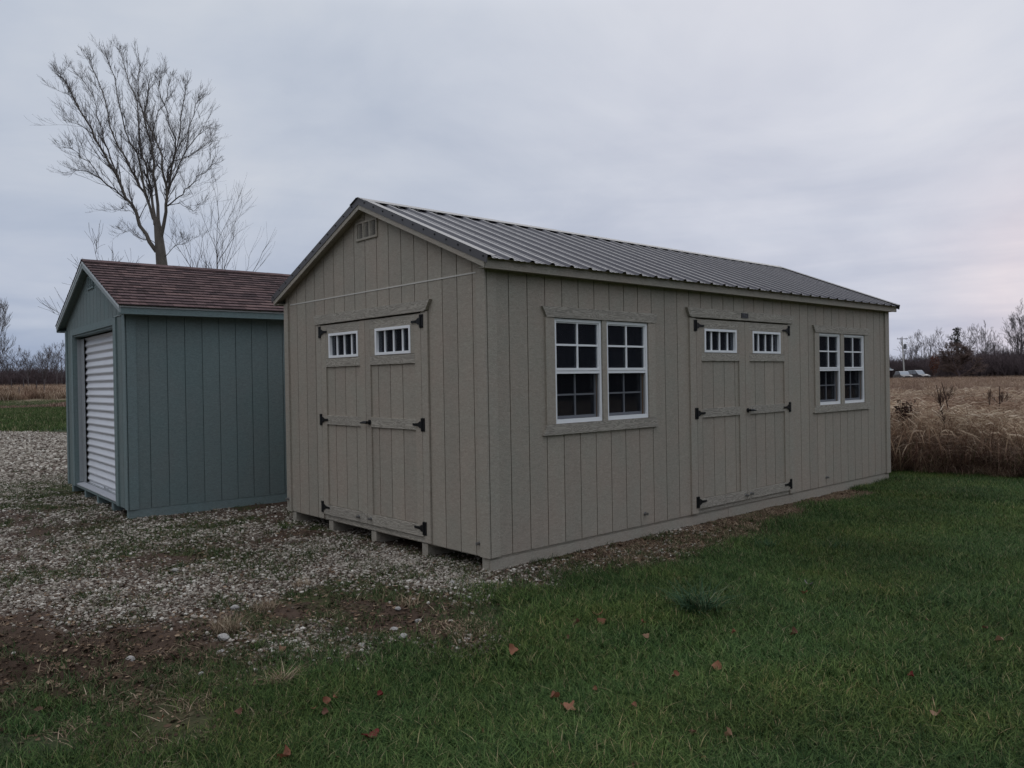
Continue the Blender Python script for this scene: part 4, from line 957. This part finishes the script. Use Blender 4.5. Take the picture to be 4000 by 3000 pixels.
for pts, r0, r1, dep in LIMBS:
    pts = list(pts); q0, q1 = pts[-2], pts[-1]; pts[-1] = (q0[0]*.55+q1[0]*.45, q0[1]*.55+q1[1]*.45)
    n = len(pts); P = [P_(x, y, dep*(i/(n-1))**1.0) for i, (x, y) in enumerate(pts)]
    Q = [P[0]]
    for a, b in zip(P[:-1], P[1:]): Q.append(a.lerp(b, .5)+Vector((rnd.gauss(0, .04), rnd.gauss(0, .1), rnd.gauss(0, .04)))); Q.append(b)
    rr = [.60*(r0+(r1-r0)*(i/(len(Q)-1))**.65) for i in range(len(Q))]
    (tk if r0 > .1 else ct).limb(Q, rr, 8 if r0 > .1 else 5)
    tot = sum((b-a).length for a, b in zip(Q[:-1], Q[1:]))
    for step, L0, dpt, sprd in ((.28, 1.6, 2, .46), (.24, .65, 1, .75)):
        nk = int(tot/step)
        for k in range(nk):
            t = (.14+.86*(k+rnd.random())/nk)*(len(Q)-1); i = min(int(t), len(Q)-2); b = Q[i].lerp(Q[i+1], t-i); base = (Q[i+1]-Q[i]).normalized(); frac = t/(len(Q)-1)
            side = Vector((rnd.gauss(0, 1), rnd.gauss(0, 1), rnd.gauss(0, .4))); side = (side-base*side.dot(base)).normalized()
            nd = (base+side*sprd*(.7+.6*rnd.random())+Vector((0, 0, .12))).normalized()
            grow(ct, rnd, b, nd, L0*(1-.62*frac)*(.55+.6*rnd.random()), max(.008, min(.026, rr[i]*.4)), dpt, .32, .62, (3, 4), .0048, .11, .52)
    grow(ct, rnd, Q[-1], (Q[-1]-Q[-2]).normalized(), .3, .010, 2, .25, .7, (2, 3), .0048, .12, .6)
for nm, t_, mt in (('trunk', tk, M_bark), ('crown', ct, M_twig)):
    o = bpy.data.objects.new(nm, t_.mesh(nm, mt)); COL.objects.link(o); o.parent = big
def bare_meshes(seed, h, trunk_r, depth=4, spread=.55, up=.35, kids=(2, 4), rmin=.012, bare=.25, mats=(M_fbark, M_fbark), curl=.1, leader=True, dens=9):
    rnd = random.Random(seed); tk = TW(); cr = TW(); pts = [Vector((0, 0, -.2))]; q = Vector((0, 0, 0)); d = Vector((rnd.gauss(0, .05), rnd.gauss(0, .05), 1)); n = 8
    for i in range(n): d = (d+Vector((rnd.gauss(0, .05), rnd.gauss(0, .05), .1))).normalized(); q = q+d*h*.8/n; pts.append(q.copy())
    rad = [trunk_r*(1-.85*i/n) for i in range(n+1)]; tk.limb(pts, rad, 6)
    for k in range(dens):
        t = (bare+(1-bare)*(k+rnd.random())/dens)*n; i = min(int(t), n-1); b = pts[i].lerp(pts[i+1], t-i); a = rnd.random()*6.28
        nd = Vector((math.cos(a)*spread, math.sin(a)*spread, .55+up)).normalized(); grow(cr, rnd, b, nd, h*(.30-.14*t/n)*(.7+.6*rnd.random()), rad[i]*.5, depth-1, up, spread, kids, rmin, curl)
    grow(cr, rnd, pts[-1], d, h*.2, rad[-1], depth-1, up, spread, kids, rmin, curl)
    return tk.mesh('trunk', mats[0]), cr.mesh('crown', mats[1])
def place_tree(name, label, loc, meshes, sc=1., rz=0., group=None, cat='tree'):
    t = thing(name, label, cat, loc, rz, group); t.scale = (sc, sc, sc)
    for nm, me in zip(('trunk', 'crown'), meshes):
        o = bpy.data.objects.new(nm, me); COL.objects.link(o); o.parent = t
    return t
def TL(px, dep): # point on the ground seen at photo column px, depth dep along the view
    d = F_+R_*((px-2000)/3085.8); d = Vector((d.x, d.y, 0)); p = Vector((CAM.x, CAM.y, 0))+d*dep; return p
def TZ(p): return float(terrain(np.array([p.x]), np.array([p.y]))[0])-.1
sap = bare_meshes(21, 11.2, .11, 3, .62, .34, (3, 4), .005, .3, (M_fbark, M_twig), .13, dens=14)
p = TL(832, 39.6); p.z = 0; place_tree('slender_tree', 'slender pale young tree just right of the big bare cottonwood', p, sap)
low1 = bare_meshes(33, 8.6, .12, 3, .75, .3, (2, 4), .009, .25, (M_fbark, M_twig), .12, dens=12)
low2 = bare_meshes(34, 8.0, .11, 3, .7, .35, (2, 4), .009, .25, (M_fbark, M_twig), .12, dens=12)
p = TL(500, 41); place_tree('small_bare_tree', 'low spreading bare tree left of the cottonwood trunk, behind the shed roof', p, low1, 1.02)
p = TL(735, 43); place_tree('small_bare_tree', 'low twiggy bare tree right of the cottonwood trunk, behind the shed roof', p, low2, 1.02, 2.)
# far woods: a handful of kinds, placed one by one
KINDS = [bare_meshes(50+k, 9., .16, 4, .62+.07*k, .32, (2, 3), .017, .38, (M_fbark, M_fbark), .13, dens=9) for k in range(5)]
rw = random.Random(9)
for i in range(46):           # wood edge west of the field
    px = -420+i*17.5+rw.uniform(-7, 7); dep = 98+rw.random()*26; p = TL(px, dep); p.z = TZ(p)
    place_tree('bare_tree', 'thin bare tree in the dense wood edge beyond the western field', p, KINDS[i % 5], .50+.16*rw.random(), rw.random()*6.28, 'bare trees along the western wood edge')
lt = bare_meshes(71, 12, .22, 4, .62, .45, (3, 4), .016, .2, (M_fbark, M_twig), .1, dens=13)
p = TL(-40, 74); p.z = TZ(p); place_tree('bare_tree', 'larger bare tree cut by the left edge of the photo, above the field bank', p, lt, .66, 1.)
RT = [(3478, 190, 0, .62, 'short bare tree close beside the taupe shed corner, left of the utility pole'), (3540, 188, 1, .95, 'thin bare tree right behind the utility pole'), (3571, 186, 2, .92, 'slim bare tree between the utility pole and the twin trees'),
      (3588, 180, 3, 1.10, 'left one of the bare twin trees right of the utility pole'), (3602, 184, 4, 1.06, 'right one of the bare twin trees right of the utility pole'), (3634, 182, 0, 1.12, 'bare tree with fan shaped crown left of the round russet tree'),
      (3662, 186, 1, 1.18, 'tall thin bare tree just left of the round russet tree'), (3770, 186, 2, 1.05, 'bare tree right behind the ivy clad tree'), (3800, 180, 3, 1.2, 'bare tree between the ivy clad tree and the tall trio'),
      (3822, 176, 4, 1.15, 'left tree of the tall bare group right of the ivy clad tree'), (3838, 178, 0, 1.28, 'tallest tree of the bare group right of the ivy clad tree'), (3860, 180, 1, 1.1, 'right tree of the tall bare group right of the ivy clad tree'),
      (3905, 186, 2, .95, 'small bare tree in the gap left of the big right edge trees'), (3962, 160, 3, 1.25, 'big bare tree by the right edge, leftmost trunk'), (3996, 158, 4, 1.5, 'big bare tree cut by the right edge of the photo'),
      (4032, 158, 0, 1.45, 'big bare tree just outside the right edge'), (3982, 175, 1, 1.3, 'bare tree behind the big ones at the right edge'), (3945, 182, 2, 1.1, 'low bare tree left of the big right edge trees')]
for px, dep, k, sc, lb in RT:
    p = TL(px, dep); p.z = TZ(p); place_tree('bare_tree', lb, p, KINDS[k], sc, rw.random()*6.28)
# ivy clad tree and round russet tree
def leafy(name, seed, n, rx, rz_, z0, size, mat, top=0.):
    r = np.random.RandomState(seed); u = r.randn(n, 3); u /= np.linalg.norm(u, axis=1)[:, None]; rad = r.rand(n, 1)**.4
    c = u*rad*np.array([rx, rx, rz_]); c[:, 2] += z0; V = (c[:, None, :]+r.randn(n, 3, 3)*size).reshape(-1, 3); return raw_mesh(name, V, np.arange(3*n).reshape(-1, 3), mat)
M_ivy = bark('ivy_leaves', (.045, .044, .040), (.10, .095, .085), 2)
p = TL(3741, 165); p.z = TZ(p); t = thing('ivy_tree', 'dark ivy clad tree standing above the russet thicket', 'tree', p)
MB().tube([(0, 0, -.3), (.15, 0, 4), (0, 0, 8), (.1, 0, 11.3)], [.3, .22, .14, .04], 7).tube([(0, 0, 7.5), (-.6, .1, 9), (-1.3, .1, 9.3)], [.09, .06, .03], 5).tube([(.05, 0, 8.5), (.5, .1, 10), (.7, .1, 10.9)], [.07, .05, .02], 5).build('trunk', M_ivy, t)
r = np.random.RandomState(3); n = 1500; zc = 3+8*r.rand(n); w = np.interp(zc, [3, 5, 7, 8.5, 9.3, 10.2, 11], [1.1, .8, .6, .75, 1.3, .55, .8])
c = np.stack([r.randn(n)*w*.5-.7*np.exp(-((zc-9)/.5)**2)*r.rand(n)*1.6, r.randn(n)*w*.5, zc], -1); V = (c[:, None, :]+r.randn(n, 3, 3)*.13).reshape(-1, 3)
o = bpy.data.objects.new('crown', raw_mesh('crown', V, np.arange(3*n).reshape(-1, 3), M_ivy)); COL.objects.link(o); o.parent = t
rt = bare_meshes(81, 8.2, .30, 5, .95, .15, (3, 4), .030, .14, (M_brush, bark('brown_leafy_twigs', (.085, .058, .050), (.16, .115, .10), 2)), .12, dens=16)
p = TL(3748, 135); p.z = TZ(p); place_tree('round_tree', 'broad round brown crowned tree in front of the right wood edge', p, rt, 1.05).scale = (1.25, 1.25, .74)
r = np.random.RandomState(13)
p = TL(3652, 150); p.z = TZ(p); t = thing('russet_bush', 'orange leaved bush at the left foot of the round brown tree', 'bush', p)
o = bpy.data.objects.new('foliage', leafy('foliage', 5, 700, 1.0, 2.2, 3.4, .09, M_russ)); COL.objects.link(o); o.parent = t
st = MB(); [st.tube([(0, 0, -.2), (r.randn()*.5, r.randn()*.5, 2.+r.rand()*2)], [.05, .02], 5) for _ in range(6)]; st.build('stem', M_fbark, t)
# brush mass under the far woods
def brush(seed, h=5., n=150):
    rnd = random.Random(seed); tw = TW()
    for i in range(n//10):
        b = Vector((rnd.gauss(0, 1.6), rnd.gauss(0, 1.6), -.1)); grow(tw, rnd, b, Vector((rnd.gauss(0, .25), rnd.gauss(0, .25), 1)), h*.45*(.6+.6*rnd.random()), .05, 3, .3, .6, (2, 4), .02, .13)
    return tw.mesh('brush', M_brush)
br_p = [brush(s) for s in range(4)]
nb = 1500; px = 3300+1500*RS.rand(nb)**1.2; dp = 150+60*RS.rand(nb)
k = ~((px < 3700) & (dp < 172)); px, dp = px[k], dp[k]
pp = [TL(a, b) for a, b in zip(px, dp)]; x = np.array([q.x for q in pp]); y = np.array([q.y for q in pp])
scatter('thicket', np.stack([x, y, terrain(x, y)-.1], -1), RS.rand(len(x))*6.28, (.62+.5*RS.rand(len(x)))*np.interp(px, [3400, 3700, 4000], [.88, 1., 1.12]), br_p, label='dense purplish brown thicket under the far trees', category='brush')
nb = 800; px = -700+1500*RS.rand(nb); dp = 100+30*RS.rand(nb); pp = [TL(a, b) for a, b in zip(px, dp)]; x = np.array([q.x for q in pp]); y = np.array([q.y for q in pp])
scatter('undergrowth', np.stack([x, y, terrain(x, y)-.1], -1), RS.rand(nb)*6.28, .34+.30*RS.rand(nb), br_p, label='dark undergrowth of the western wood edge', category='brush')
# a long low far wood closing the horizon behind everything
nb = 1500; an = np.radians(360*RS.rand(nb)); rr_ = 230+60*RS.rand(nb); x = CAM.x+rr_*np.cos(an); y = CAM.y+rr_*np.sin(an)
scatter('distant_wood', np.stack([x, y, terrain(x, y)-.3], -1), RS.rand(nb)*6.28, 1.1+.6*RS.rand(nb), br_p, label='low distant wood on the horizon', category='wood')

nb = 560; an = np.radians(-165+240*RS.rand(nb)); rr_ = 62+26*RS.rand(nb); x = CAM.x+rr_*np.cos(an); y = CAM.y+rr_*np.sin(an)
scatter('woodland_behind_viewer', np.stack([x, y, terrain(x, y)-.1], -1), RS.rand(nb)*6.28, 1.8+1.0*RS.rand(nb), br_p, label='dark bare woodland across the lawn', category='wood')

# ------------------------------------------------------------------ utility pole, cars, house, fence posts
M_pole = simple('weathered_pole_wood', (.40, .38, .36), .9, .1, var=.15, scale=3); M_tf = simple('transformer_steel', (.12, .12, .13), .5, .3)
p = TL(3528, 165); p.z = TZ(p); pole = thing('utility_pole', 'pale wooden utility pole with crossarm and transformer above the parked cars', 'pole', p, math.atan2(R_.y, R_.x)+.05)
H = 9.3; MB().tube([(.35, 0, -.3), (.12, 0, H*.5), (-.12, 0, H)], [.17, .14, .10], 10).build('post', M_pole, pole)
MB().box(frame((-.1, 0, 0), (1, 0, 0), (0, 0, 1), (0, -1, 0)), -1.15, 1.15, H-.45, H-.33, .08, .18).build('crossarm', M_tf, pole)
for q in (-1.0, -.45, .8): MB().tube([(q-.1, -.13, H-.33), (q-.1, -.13, H-.12)], [.06, .035], 6).build('insulator', M_tf, pole)
MB().tube([(-.1, -.13, H-.1), (-.1, -.13, H+.12)], [.04, .03], 6).build('insulator', M_tf, pole)
tf = MB().tube([(.52, 0, H-2.5), (.52, 0, H-2.42), (.52, 0, H-1.55), (.52, 0, H-1.47)], [.26, .30, .30, .24], 12).box(frame((0, 0, 0), (1, 0, 0), (0, 0, 1), (0, -1, 0)), .05, .3, H-2.1, H-2.0, -.04, .04).tube([(.52, 0, H-1.47), (.52, 0, H-1.25)], .04, 6)
tf.build('transformer', M_tf, pole)
M_carw = simple('silver_car_paint', (.30, .32, .34), .3, .5, var=.05); M_card = simple('dark_car_paint', (.045, .04, .045), .3, .5, var=.1)
M_cglass = simple('car_glass', (.22, .24, .27), .12, .8, var=.1); M_tyre = simple('tyre_rubber', (.012, .012, .013), .8, .2); M_lamp = simple('lamp_glass', (.5, .5, .48), .2, .5)  # glass base colour is pale to paint in the reflected sky
def car(label, loc, rz, body, roofm, hood=.95, hr=1.45, L=4.6, wd=1.8):
    t = thing('parked_car', label, 'car', loc, rz, None); Fc = frame((0, -wd/2, 0), (1, 0, 0), (0, 0, 1), (0, 1, 0))
    low = [(-L/2, .32), (L/2-.1, .30), (L/2, .5), (L/2-.05, .78), (L*.24, hood), (-L*.40, hood+.04), (-L/2+.02, .86)]
    mb = MB().prism(Fc, low, 0, wd); b = mb.build('body', body, t)
    gl = MB().prism(frame((0, -wd/2+.10, 0), (1, 0, 0), (0, 0, 1), (0, 1, 0)), [(L*.235, hood+.002), (L*.09, hr-.06), (-L*.28, hr-.06), (-L*.40, hood+.042)], 0, wd-.20); gl.build('window_glass', M_cglass, t)
    MB().prism(frame((0, -wd/2+.12, 0), (1, 0, 0), (0, 0, 1), (0, 1, 0)), [(L*.095, hr-.058), (L*.06, hr), (-L*.26, hr), (-L*.285, hr-.058)], 0, wd-.24).build('roof', roofm, t)
    pl_ = MB()
    for yy_ in (-wd/2+.09, wd/2-.13):
        F2 = frame((0, yy_, 0), (1, 0, 0), (0, 0, 1), (0, 1, 0))
        for a in (-.02*L,): pl_.box(F2, a-.04, a+.04, hood+.03, hr-.05, 0, .04)
        pl_.prism(F2, [(L*.245, hood+.001), (L*.10, hr-.05), (L*.085, hr-.05), (L*.225, hood+.001)], 0, .045)
    pl_.build('pillar', body, t)
    for sx in (-.31, .32):
        for sy in (-1, 1):
            w_ = MB().tube([(sx*L, sy*(wd/2-.2), .32), (sx*L, sy*(wd/2+.01), .32)], .32, 14).build('wheel', M_tyre, t)
            MB().tube([(sx*L, sy*(wd/2+.011), .32), (sx*L, sy*(wd/2+.02), .32)], .19, 10).build('rim', M_galv, w_)
    for sy in (-1, 1): MB().box(Fc, L/2-.06, L/2+.012, .62, .74, wd/2+sy*.62-.17, wd/2+sy*.62+.17).build('headlight', M_lamp, t)
    MB().box(Fc, L/2-.05, L/2+.015, .48, .60, wd/2-.4, wd/2+.4).build('grille', M_tyre, t)
    MB().box(frame((0, 0, 0), (1, 0, 0), (0, 0, 1), (0, 1, 0)), L*.19, L*.22, hood+.02, hood+.13, -wd/2-.12, -wd/2+.02).box(frame((0, 0, 0), (1, 0, 0), (0, 0, 1), (0, 1, 0)), L*.19, L*.22, hood+.02, hood+.13, wd/2-.02, wd/2+.12).build('mirror', body, t)
    return t
face = math.atan2(-F_.y, -F_.x)
p = TL(3527, 140); p.z = TZ(p)+.45; car('car with pale roof parked in front of the utility pole beyond the meadow', p, face-.12, M_card, M_carw, 1.0, 1.6)
p = TL(3583, 142); p.z = TZ(p)+.45; car('dark car parked right of the utility pole, beside the other car', p, face+.22, M_card, M_carw, 1.05, 1.75)
MW = simple('white_house_siding', (.70, .72, .74), .7, .2); MG = simple('grey_green_roofing', (.12, .15, .15), .8, .2)
p = TL(3432, 138); p.z = TZ(p)+.1; hs = thing('white_house', 'small white house with grey green roof peeking out behind the taupe shed corner', 'house', p, math.atan2(R_.y, R_.x)+.1)
F = frame((0, 0, 0), (1, 0, 0), (0, 0, 1), (0, -1, 0))
hw = MB().box(F, -5, 1.6, 0, 2.3, -5, 0).build('wall', MW, hs)
for a in (-4, -1.5): wf = MB().box(F, a, a+1, .9, 2, .0, .04).build('window', MW, hs); MB().box(F, a+.1, a+.9, 1., 1.9, .041, .05).build('pane', M_cglass, wf)
MB().prism(frame((-5.5, 0, 0), (0, 1, 0), (0, 0, 1), (1, 0, 0)), [(-.5, 2.2), (5.5, 2.2), (2.5, 3.4)], 0, 7.9).build('roof', MG, hs)
MB().box(F, -5.5, 2.45, 2.12, 2.28, .501, .54).build('fascia_board', MW, hs)
for px, dep, h in ((172, 77, 1.75), (44, 78, 1.5), (92, 79, 1.6), (142, 79, 1.4), (74, 74, 1.1)):
    p = TL(px, dep); p.z = TZ(p); r0 = random.random()*.05
    o = MB().tube([(0, 0, -.2), (r0, 0, h*.6), (r0*1.6, 0, h)], [.05, .045, .04], 7).build('fence_post', M_fbark, None)
    o.location = p; tag(o, {172: 'dark fence post with a pale top, nearest the green shed', 44: 'leftmost fence post on the field bank', 92: 'second fence post from the left on the field bank', 142: 'fence post just left of the pale topped one', 74: 'short stake standing low in the ditch weeds'}[px], 'fence post', 'fence posts on the field bank')

# ------------------------------------------------------------------ single stones, tufts, weeds, fallen leaves
gzf = lambda x, y: float(terrain(np.array([x]), np.array([y]))[0])
Ms = MT('pale_field_stone', .85, .2); nz = Ms.noise(Ms.coord('Object'), 3, 5, .6); Ms.col(Ms.mix(nz, (.26, .24, .22), (.46, .44, .41))); Ms.bump(nz, .01)
STN = [((-.06, -2.84), .042, 'largest pale stone, angular, in the mud left of the dry tufts'), ((.71, -1.44), .034, 'pale round stone in dark soil, upper of the middle trio'), ((.92, -1.51), .036, 'bright egg shaped stone lowest of the middle trio'),
       ((.67, -1.22), .034, 'white stone right of the middle trio in dark soil'), ((.37, -1.18), .027, 'small white stone above the middle trio'), ((.08, -.47), .030, 'flat pale stone in front of the near shed corner'),
       ((.51, -.64), .028, 'pale stone beside the lawn edge near the shed corner'), ((.86, -1.77), .026, 'white stone at the gravel and lawn border'), ((-.5, -2.0), .032, 'flat pale stone between the dry grass tufts'),
       ((.12, -2.33), .040, 'big flat white stone in the pale gravel patch'), ((.30, -2.42), .030, 'white stone at the lower edge of the pale gravel patch'), ((-2.0, -1.9), .04, 'pale stone in the middle of the gravel yard'), ((.62, -2.66), .022, 'small white stone in the weeds beside the lawn')]
for i, ((x, y), r, lb) in enumerate(STN):
    me = stone_mesh(100+i, 2, .62); me.materials.append(Ms.m)
    for pl__ in me.polygons: pl__.use_smooth = i % 2 == 0
    o = bpy.data.objects.new('stone', me); COL.objects.link(o); o.location = (x, y, gzf(x, y)+r*.35); o.scale = (r, r*.85, r); o.rotation_euler = (0, .2, random.random()*6); tag(o, lb, 'stone')
M_dark = blade_mat('coarse_tuft_blades', [(0, (.014, .036, .018)), (.5, (.034, .075, .036)), (.9, (.07, .12, .06)), (1, (.22, .2, .12))])
for (x, y), nb, rr0, h0, h1, w, mt, lb, bend in (
    ((1.96, .18), 220, .11, .10, .25, .009, M_dark, 'large coarse dark green grass tuft in the lawn', 1.3), ((1.18, 2.34), 170, .13, .06, .13, .006, M_dark, 'dark grass clump near the long wall, left of its neighbour', .8),
    ((1.63, 2.76), 150, .13, .06, .13, .006, M_dark, 'dark grass clump further right along the long wall', .8), ((-.03, -2.25), 150, .07, .05, .14, .0035, M_straw, 'largest straw coloured dry tuft in the gravel', 1.2),
    ((-.32, -1.85), 110, .07, .04, .10, .0035, M_straw, 'straw coloured dry tuft behind the largest one', 1.2), ((-.75, -1.35), 80, .06, .03, .08, .0035, M_straw, 'small dry tuft in gravel before the open skids', 1.2),
    ((.25, -1.0), 80, .06, .03, .09, .0035, M_straw, 'small dry tuft in dark soil near the near corner', 1.2), ((1.2, -1.2), 120, .13, .015, .040, .004, M_straw, 'matted dead grass hump at the lawn edge', 1.8),
    ((1.32, -1.62), 70, .08, .015, .035, .004, M_straw, 'dead grass patch just below the matted hump', 1.8), ((2.69, -1.76), 220, .10, .02, .055, .004, M_straw, 'bleached straw patch in the lawn by the bottom edge', 2.2),
    ((1.08, -2.42), 60, .05, .05, .10, .004, M_straw, 'little fan of dry stalks at the lawn border', 1.4), ((.42, -2.23), 50, .05, .03, .06, .007, M_blade, 'small green weed beside the pale gravel patch', 1.),
    ((-3.17, -.3), 70, .08, .04, .10, .007, M_blade, 'green weed growing between the two sheds', 1.), ((.31, -2.62), 60, .07, .03, .06, .008, M_blade, 'green weed low in the mud by the big stone', 1.),
    ((-.35, -3.0), 14, .03, .08, .16, .003, M_straw, 'few thin upright stalks in the mud', .5)):
    if mt is M_straw: nb, rr0, h1, w = int(nb*1.5), rr0*1.2, h1*1.15, w*1.1
    o = bpy.data.objects.new('grass_tuft', blade_clump('grass_tuft', nb, rr0, h0, h1, w, mt, bend, 3, 1.2)); COL.objects.link(o); o.location = (x, y, gzf(x, y)-.004); tag(o, lb, 'grass tuft')
# dried weed stalks standing in front of the meadow
M_weed = bark('dried_weed', (.030, .017, .014), (.07, .040, .032), 4)
for i, (px, dep, h, lean, head, lb) in enumerate(((3508, 14.3, .95, .12, 1, 'dried weed with a big dark brown seed head beside the taupe shed corner'), (3716, 13.8, 1.25, -.28, .3, 'tall leaning dark weed stalk in the middle of the meadow edge'),
        (3750, 14.2, 1.28, -.35, .3, 'leaning dark weed stalk just right of the tallest one'), (3690, 15.2, 1.1, -.1, .2, 'thin dark weed stalk left of the leaning pair'), (3850, 15, 1.15, .1, .2, 'upright thin brown weed in the right of the meadow'),
        (3895, 14.6, 1.2, .05, .25, 'upright brown branching weed by the right edge of the meadow'), (3930, 15.5, 1.1, -.1, .2, 'brown weed near the right edge, behind its neighbour'))):
    p = TL(px, dep-.5); p.z = TZ(p)+.14; h *= 1.08; t = thing('dried_weed', lb, 'weed', p, 0.); rnd = random.Random(i+40); tw = TW(); hd = TW()
    pts = [Vector((lean*.9*u*R_.x, lean*.9*u*R_.y, h*u)) for u in (0, .25, .5, .75, 1.)]; tw.limb(pts, [.012, .011, .009, .008, .006], 5)
    for k in range(8 if head < 1 else 5):
        u = rnd.random()*.5+.45; b = pts[int(u*4)] if u < 1 else pts[-1]; grow(hd, rnd, b, Vector((rnd.gauss(0, .5), rnd.gauss(0, .5), 1)), .16, .005, 2, .3, .7, (2, 3), .003)
    bo = bpy.data.objects.new('stem', tw.mesh('stem', M_weed)); COL.objects.link(bo); bo.parent = t
    if head >= 1:
        r = np.random.RandomState(4); n = 260; c = r.randn(n, 3)*np.array([.06, .06, .085])+np.array([pts[-1].x, pts[-1].y, h-.12]); c[:, 0] += .05*np.sign(r.randn(n)); V = (c[:, None]+r.randn(n, 3, 3)*.026).reshape(-1, 3)
        ho = bpy.data.objects.new('seed_head', raw_mesh('seed_head', V, np.arange(3*n).reshape(-1, 3), M_weed)); COL.objects.link(ho); ho.parent = t
    ho = bpy.data.objects.new('side_twigs', hd.mesh('side_twigs', M_weed)); COL.objects.link(ho); ho.parent = t; ho['kind'] = 'stuff'
# fallen leaves
def leaf_mat(name, c):
    M = MT(name, .65, .25); n = M.noise(M.coord('Object'), 30, 3, .6); M.col(M.mix(n, tuple(q*.7 for q in c), tuple(q*1.2 for q in c)))
    tr = M.n('ShaderNodeBsdfTranslucent'); tr.inputs[0].default_value = (*c, 1); mx = M.n('ShaderNodeMixShader'); mx.inputs[0].default_value = .2
    M.l(M.b.outputs[0], mx.inputs[1]); M.l(tr.outputs[0], mx.inputs[2]); M.l(mx.outputs[0], M.t.nodes['Material Output'].inputs[0]); return M.m
LM = [leaf_mat('rust_leaf', (.19, .075, .042)), leaf_mat('brown_leaf', (.12, .055, .034)), leaf_mat('red_leaf', (.13, .020, .015)), leaf_mat('tan_leaf', (.26, .155, .095)), leaf_mat('grey_leaf', (.18, .16, .16)), leaf_mat('orange_leaf', (.26, .115, .065))]
def leaf_mesh(seed, curl, mat, star=False):
    r = random.Random(seed); n = 20; V = [(0, 0, 0)]; Fc = []
    for ring in (1, 2):
        for i in range(n):
            a = 6.283*i/n; lobe = 1+(.34 if star else .10)*math.cos((5 if star else 3)*a+seed)+(.06*math.cos(7*a+1)); rr_ = .5*ring*lobe*(1+.12*(r.random()-.5))
            x, y = rr_*math.cos(a), rr_*(.82 if star else .66)*math.sin(a); z = curl*(x*x*.8+.35*y*x)+.07*ring*(r.random()-.4); k_ = 1-.30*min(1, curl*x*x); V.append((x*k_, y, z))
    for i in range(n):
        j = (i+1) % n; Fc.append((0, 1+i, 1+j)); Fc.append((1+i, 1+n+i, 1+n+j)); Fc.append((1+i, 1+n+j, 1+j))
    me = bpy.data.meshes.new('leaf'); me.from_pydata(V, [], Fc); me.materials.append(mat)
    for p_ in me.polygons: p_.use_smooth = True
    return me
GL_ = 'small curled brown leaf lying in the green lawn'
LV = [((1.57, -.40), .055, 5, .7, 'pale orange leaf tallest of the cluster left of the coarse tuft'), ((1.59, -.63), .04, 1, .9, None), ((1.69, -.50), .045, 0, .8, None), ((1.69, -1.27), .050, 5, .9, 'orange leaf on the lawn edge beside the dead grass hump'),
      ((2.28, -1.53), .042, 0, 1.1, 'rolled rust leaf just above the star shaped leaf'), ((2.42, -1.58), .047, 5, .6, 'orange star shaped leaf above the bleached straw patch'), ((1.99, -2.42), .060, 2, .5, 'dark red leaf near the bottom left of the lawn'),
      ((1.53, -2.38), .034, 0, .8, 'rust leaf at the left lawn border, larger of the pair'), ((1.52, -2.33), .022, 5, .8, None), ((1.64, -2.14), .030, 2, .9, 'small red brown leaf below the fan of dry stalks'), ((1.56, -2.47), .022, 5, .6, None), ((1.64, -2.45), .030, 1, .8, None),
      ((1.75, -.89), .03, 1, .8, None), ((2.36, -1.32), .022, 0, .8, None), ((2.31, -2.02), .018, 0, .8, None), ((2.06, -2.63), .020, 5, .8, None), ((2.50, -2.36), .028, 1, .8, None), ((2.15, 1.31), .050, 4, .8, 'grey curled leaf standing in the lawn past the coarse tuft'),
      ((2.25, 1.07), .035, 0, .7, 'rust leaf just below the grey curled leaf'), ((2.67, .13), .048, 1, .9, 'dark brown leaf in the lawn right of the coarse tuft'), ((2.40, -.10), .028, 0, .9, None), ((2.07, -.52), .034, 3, .9, None), ((2.63, -.64), .046, 5, .8, 'rust orange leaf, biggest in the middle of the lawn'),
      ((2.54, -.88), .034, 0, .9, 'brown leaf just left of the biggest mid lawn leaf'), ((3.56, .84), .048, 3, .7, 'tan leaf nearest the right edge of the lawn'), ((3.43, 1.03), .026, 1, .8, None), ((3.41, -.04), .030, 2, .9, None), ((3.67, -.41), .038, 3, .9, 'tan curled leaf low on the right of the lawn'),
      ((3.01, -1.39), .026, 1, .8, None), ((3.13, -1.30), .032, 3, 1.4, 'narrow tan leaf near the bottom middle of the lawn'), ((2.63, -1.34), .026, 0, .6, None), ((3.17, -1.55), .016, 5, .8, None), ((3.12, .98), .024, 2, .3, None), ((3.03, -1.82), .030, 1, .6, None),
      ((1.93, -2.80), .050, 0, .9, 'rust leaf at the very bottom left of the lawn'), ((1.40, -2.78), .030, 1, .8, None), ((1.18, -3.06), .024, 0, .8, None), ((.62, -2.18), .040, 3, 1.4, 'slender tan leaf lying on the pale gravel'), ((1.90, -.35), .028, 0, .8, None)]
for i, ((x, y), s, c, cu_, lb) in enumerate(LV):
    o = bpy.data.objects.new('fallen_leaf', leaf_mesh(i, cu_, LM[c], i == 5)); COL.objects.link(o)
    yard_ = float(masks(np.array([x]), np.array([y]))[0][0]); o.location = (x, y, gzf(x, y)+(.047 if yard_ < .5 else .018))
    s *= .80; o.scale = (s, s, s); o.rotation_euler = (random.uniform(-.5, .7), random.uniform(-.5, .5), random.random()*6.28); tag(o, lb or GL_, 'leaf', 'fallen leaves on the lawn')
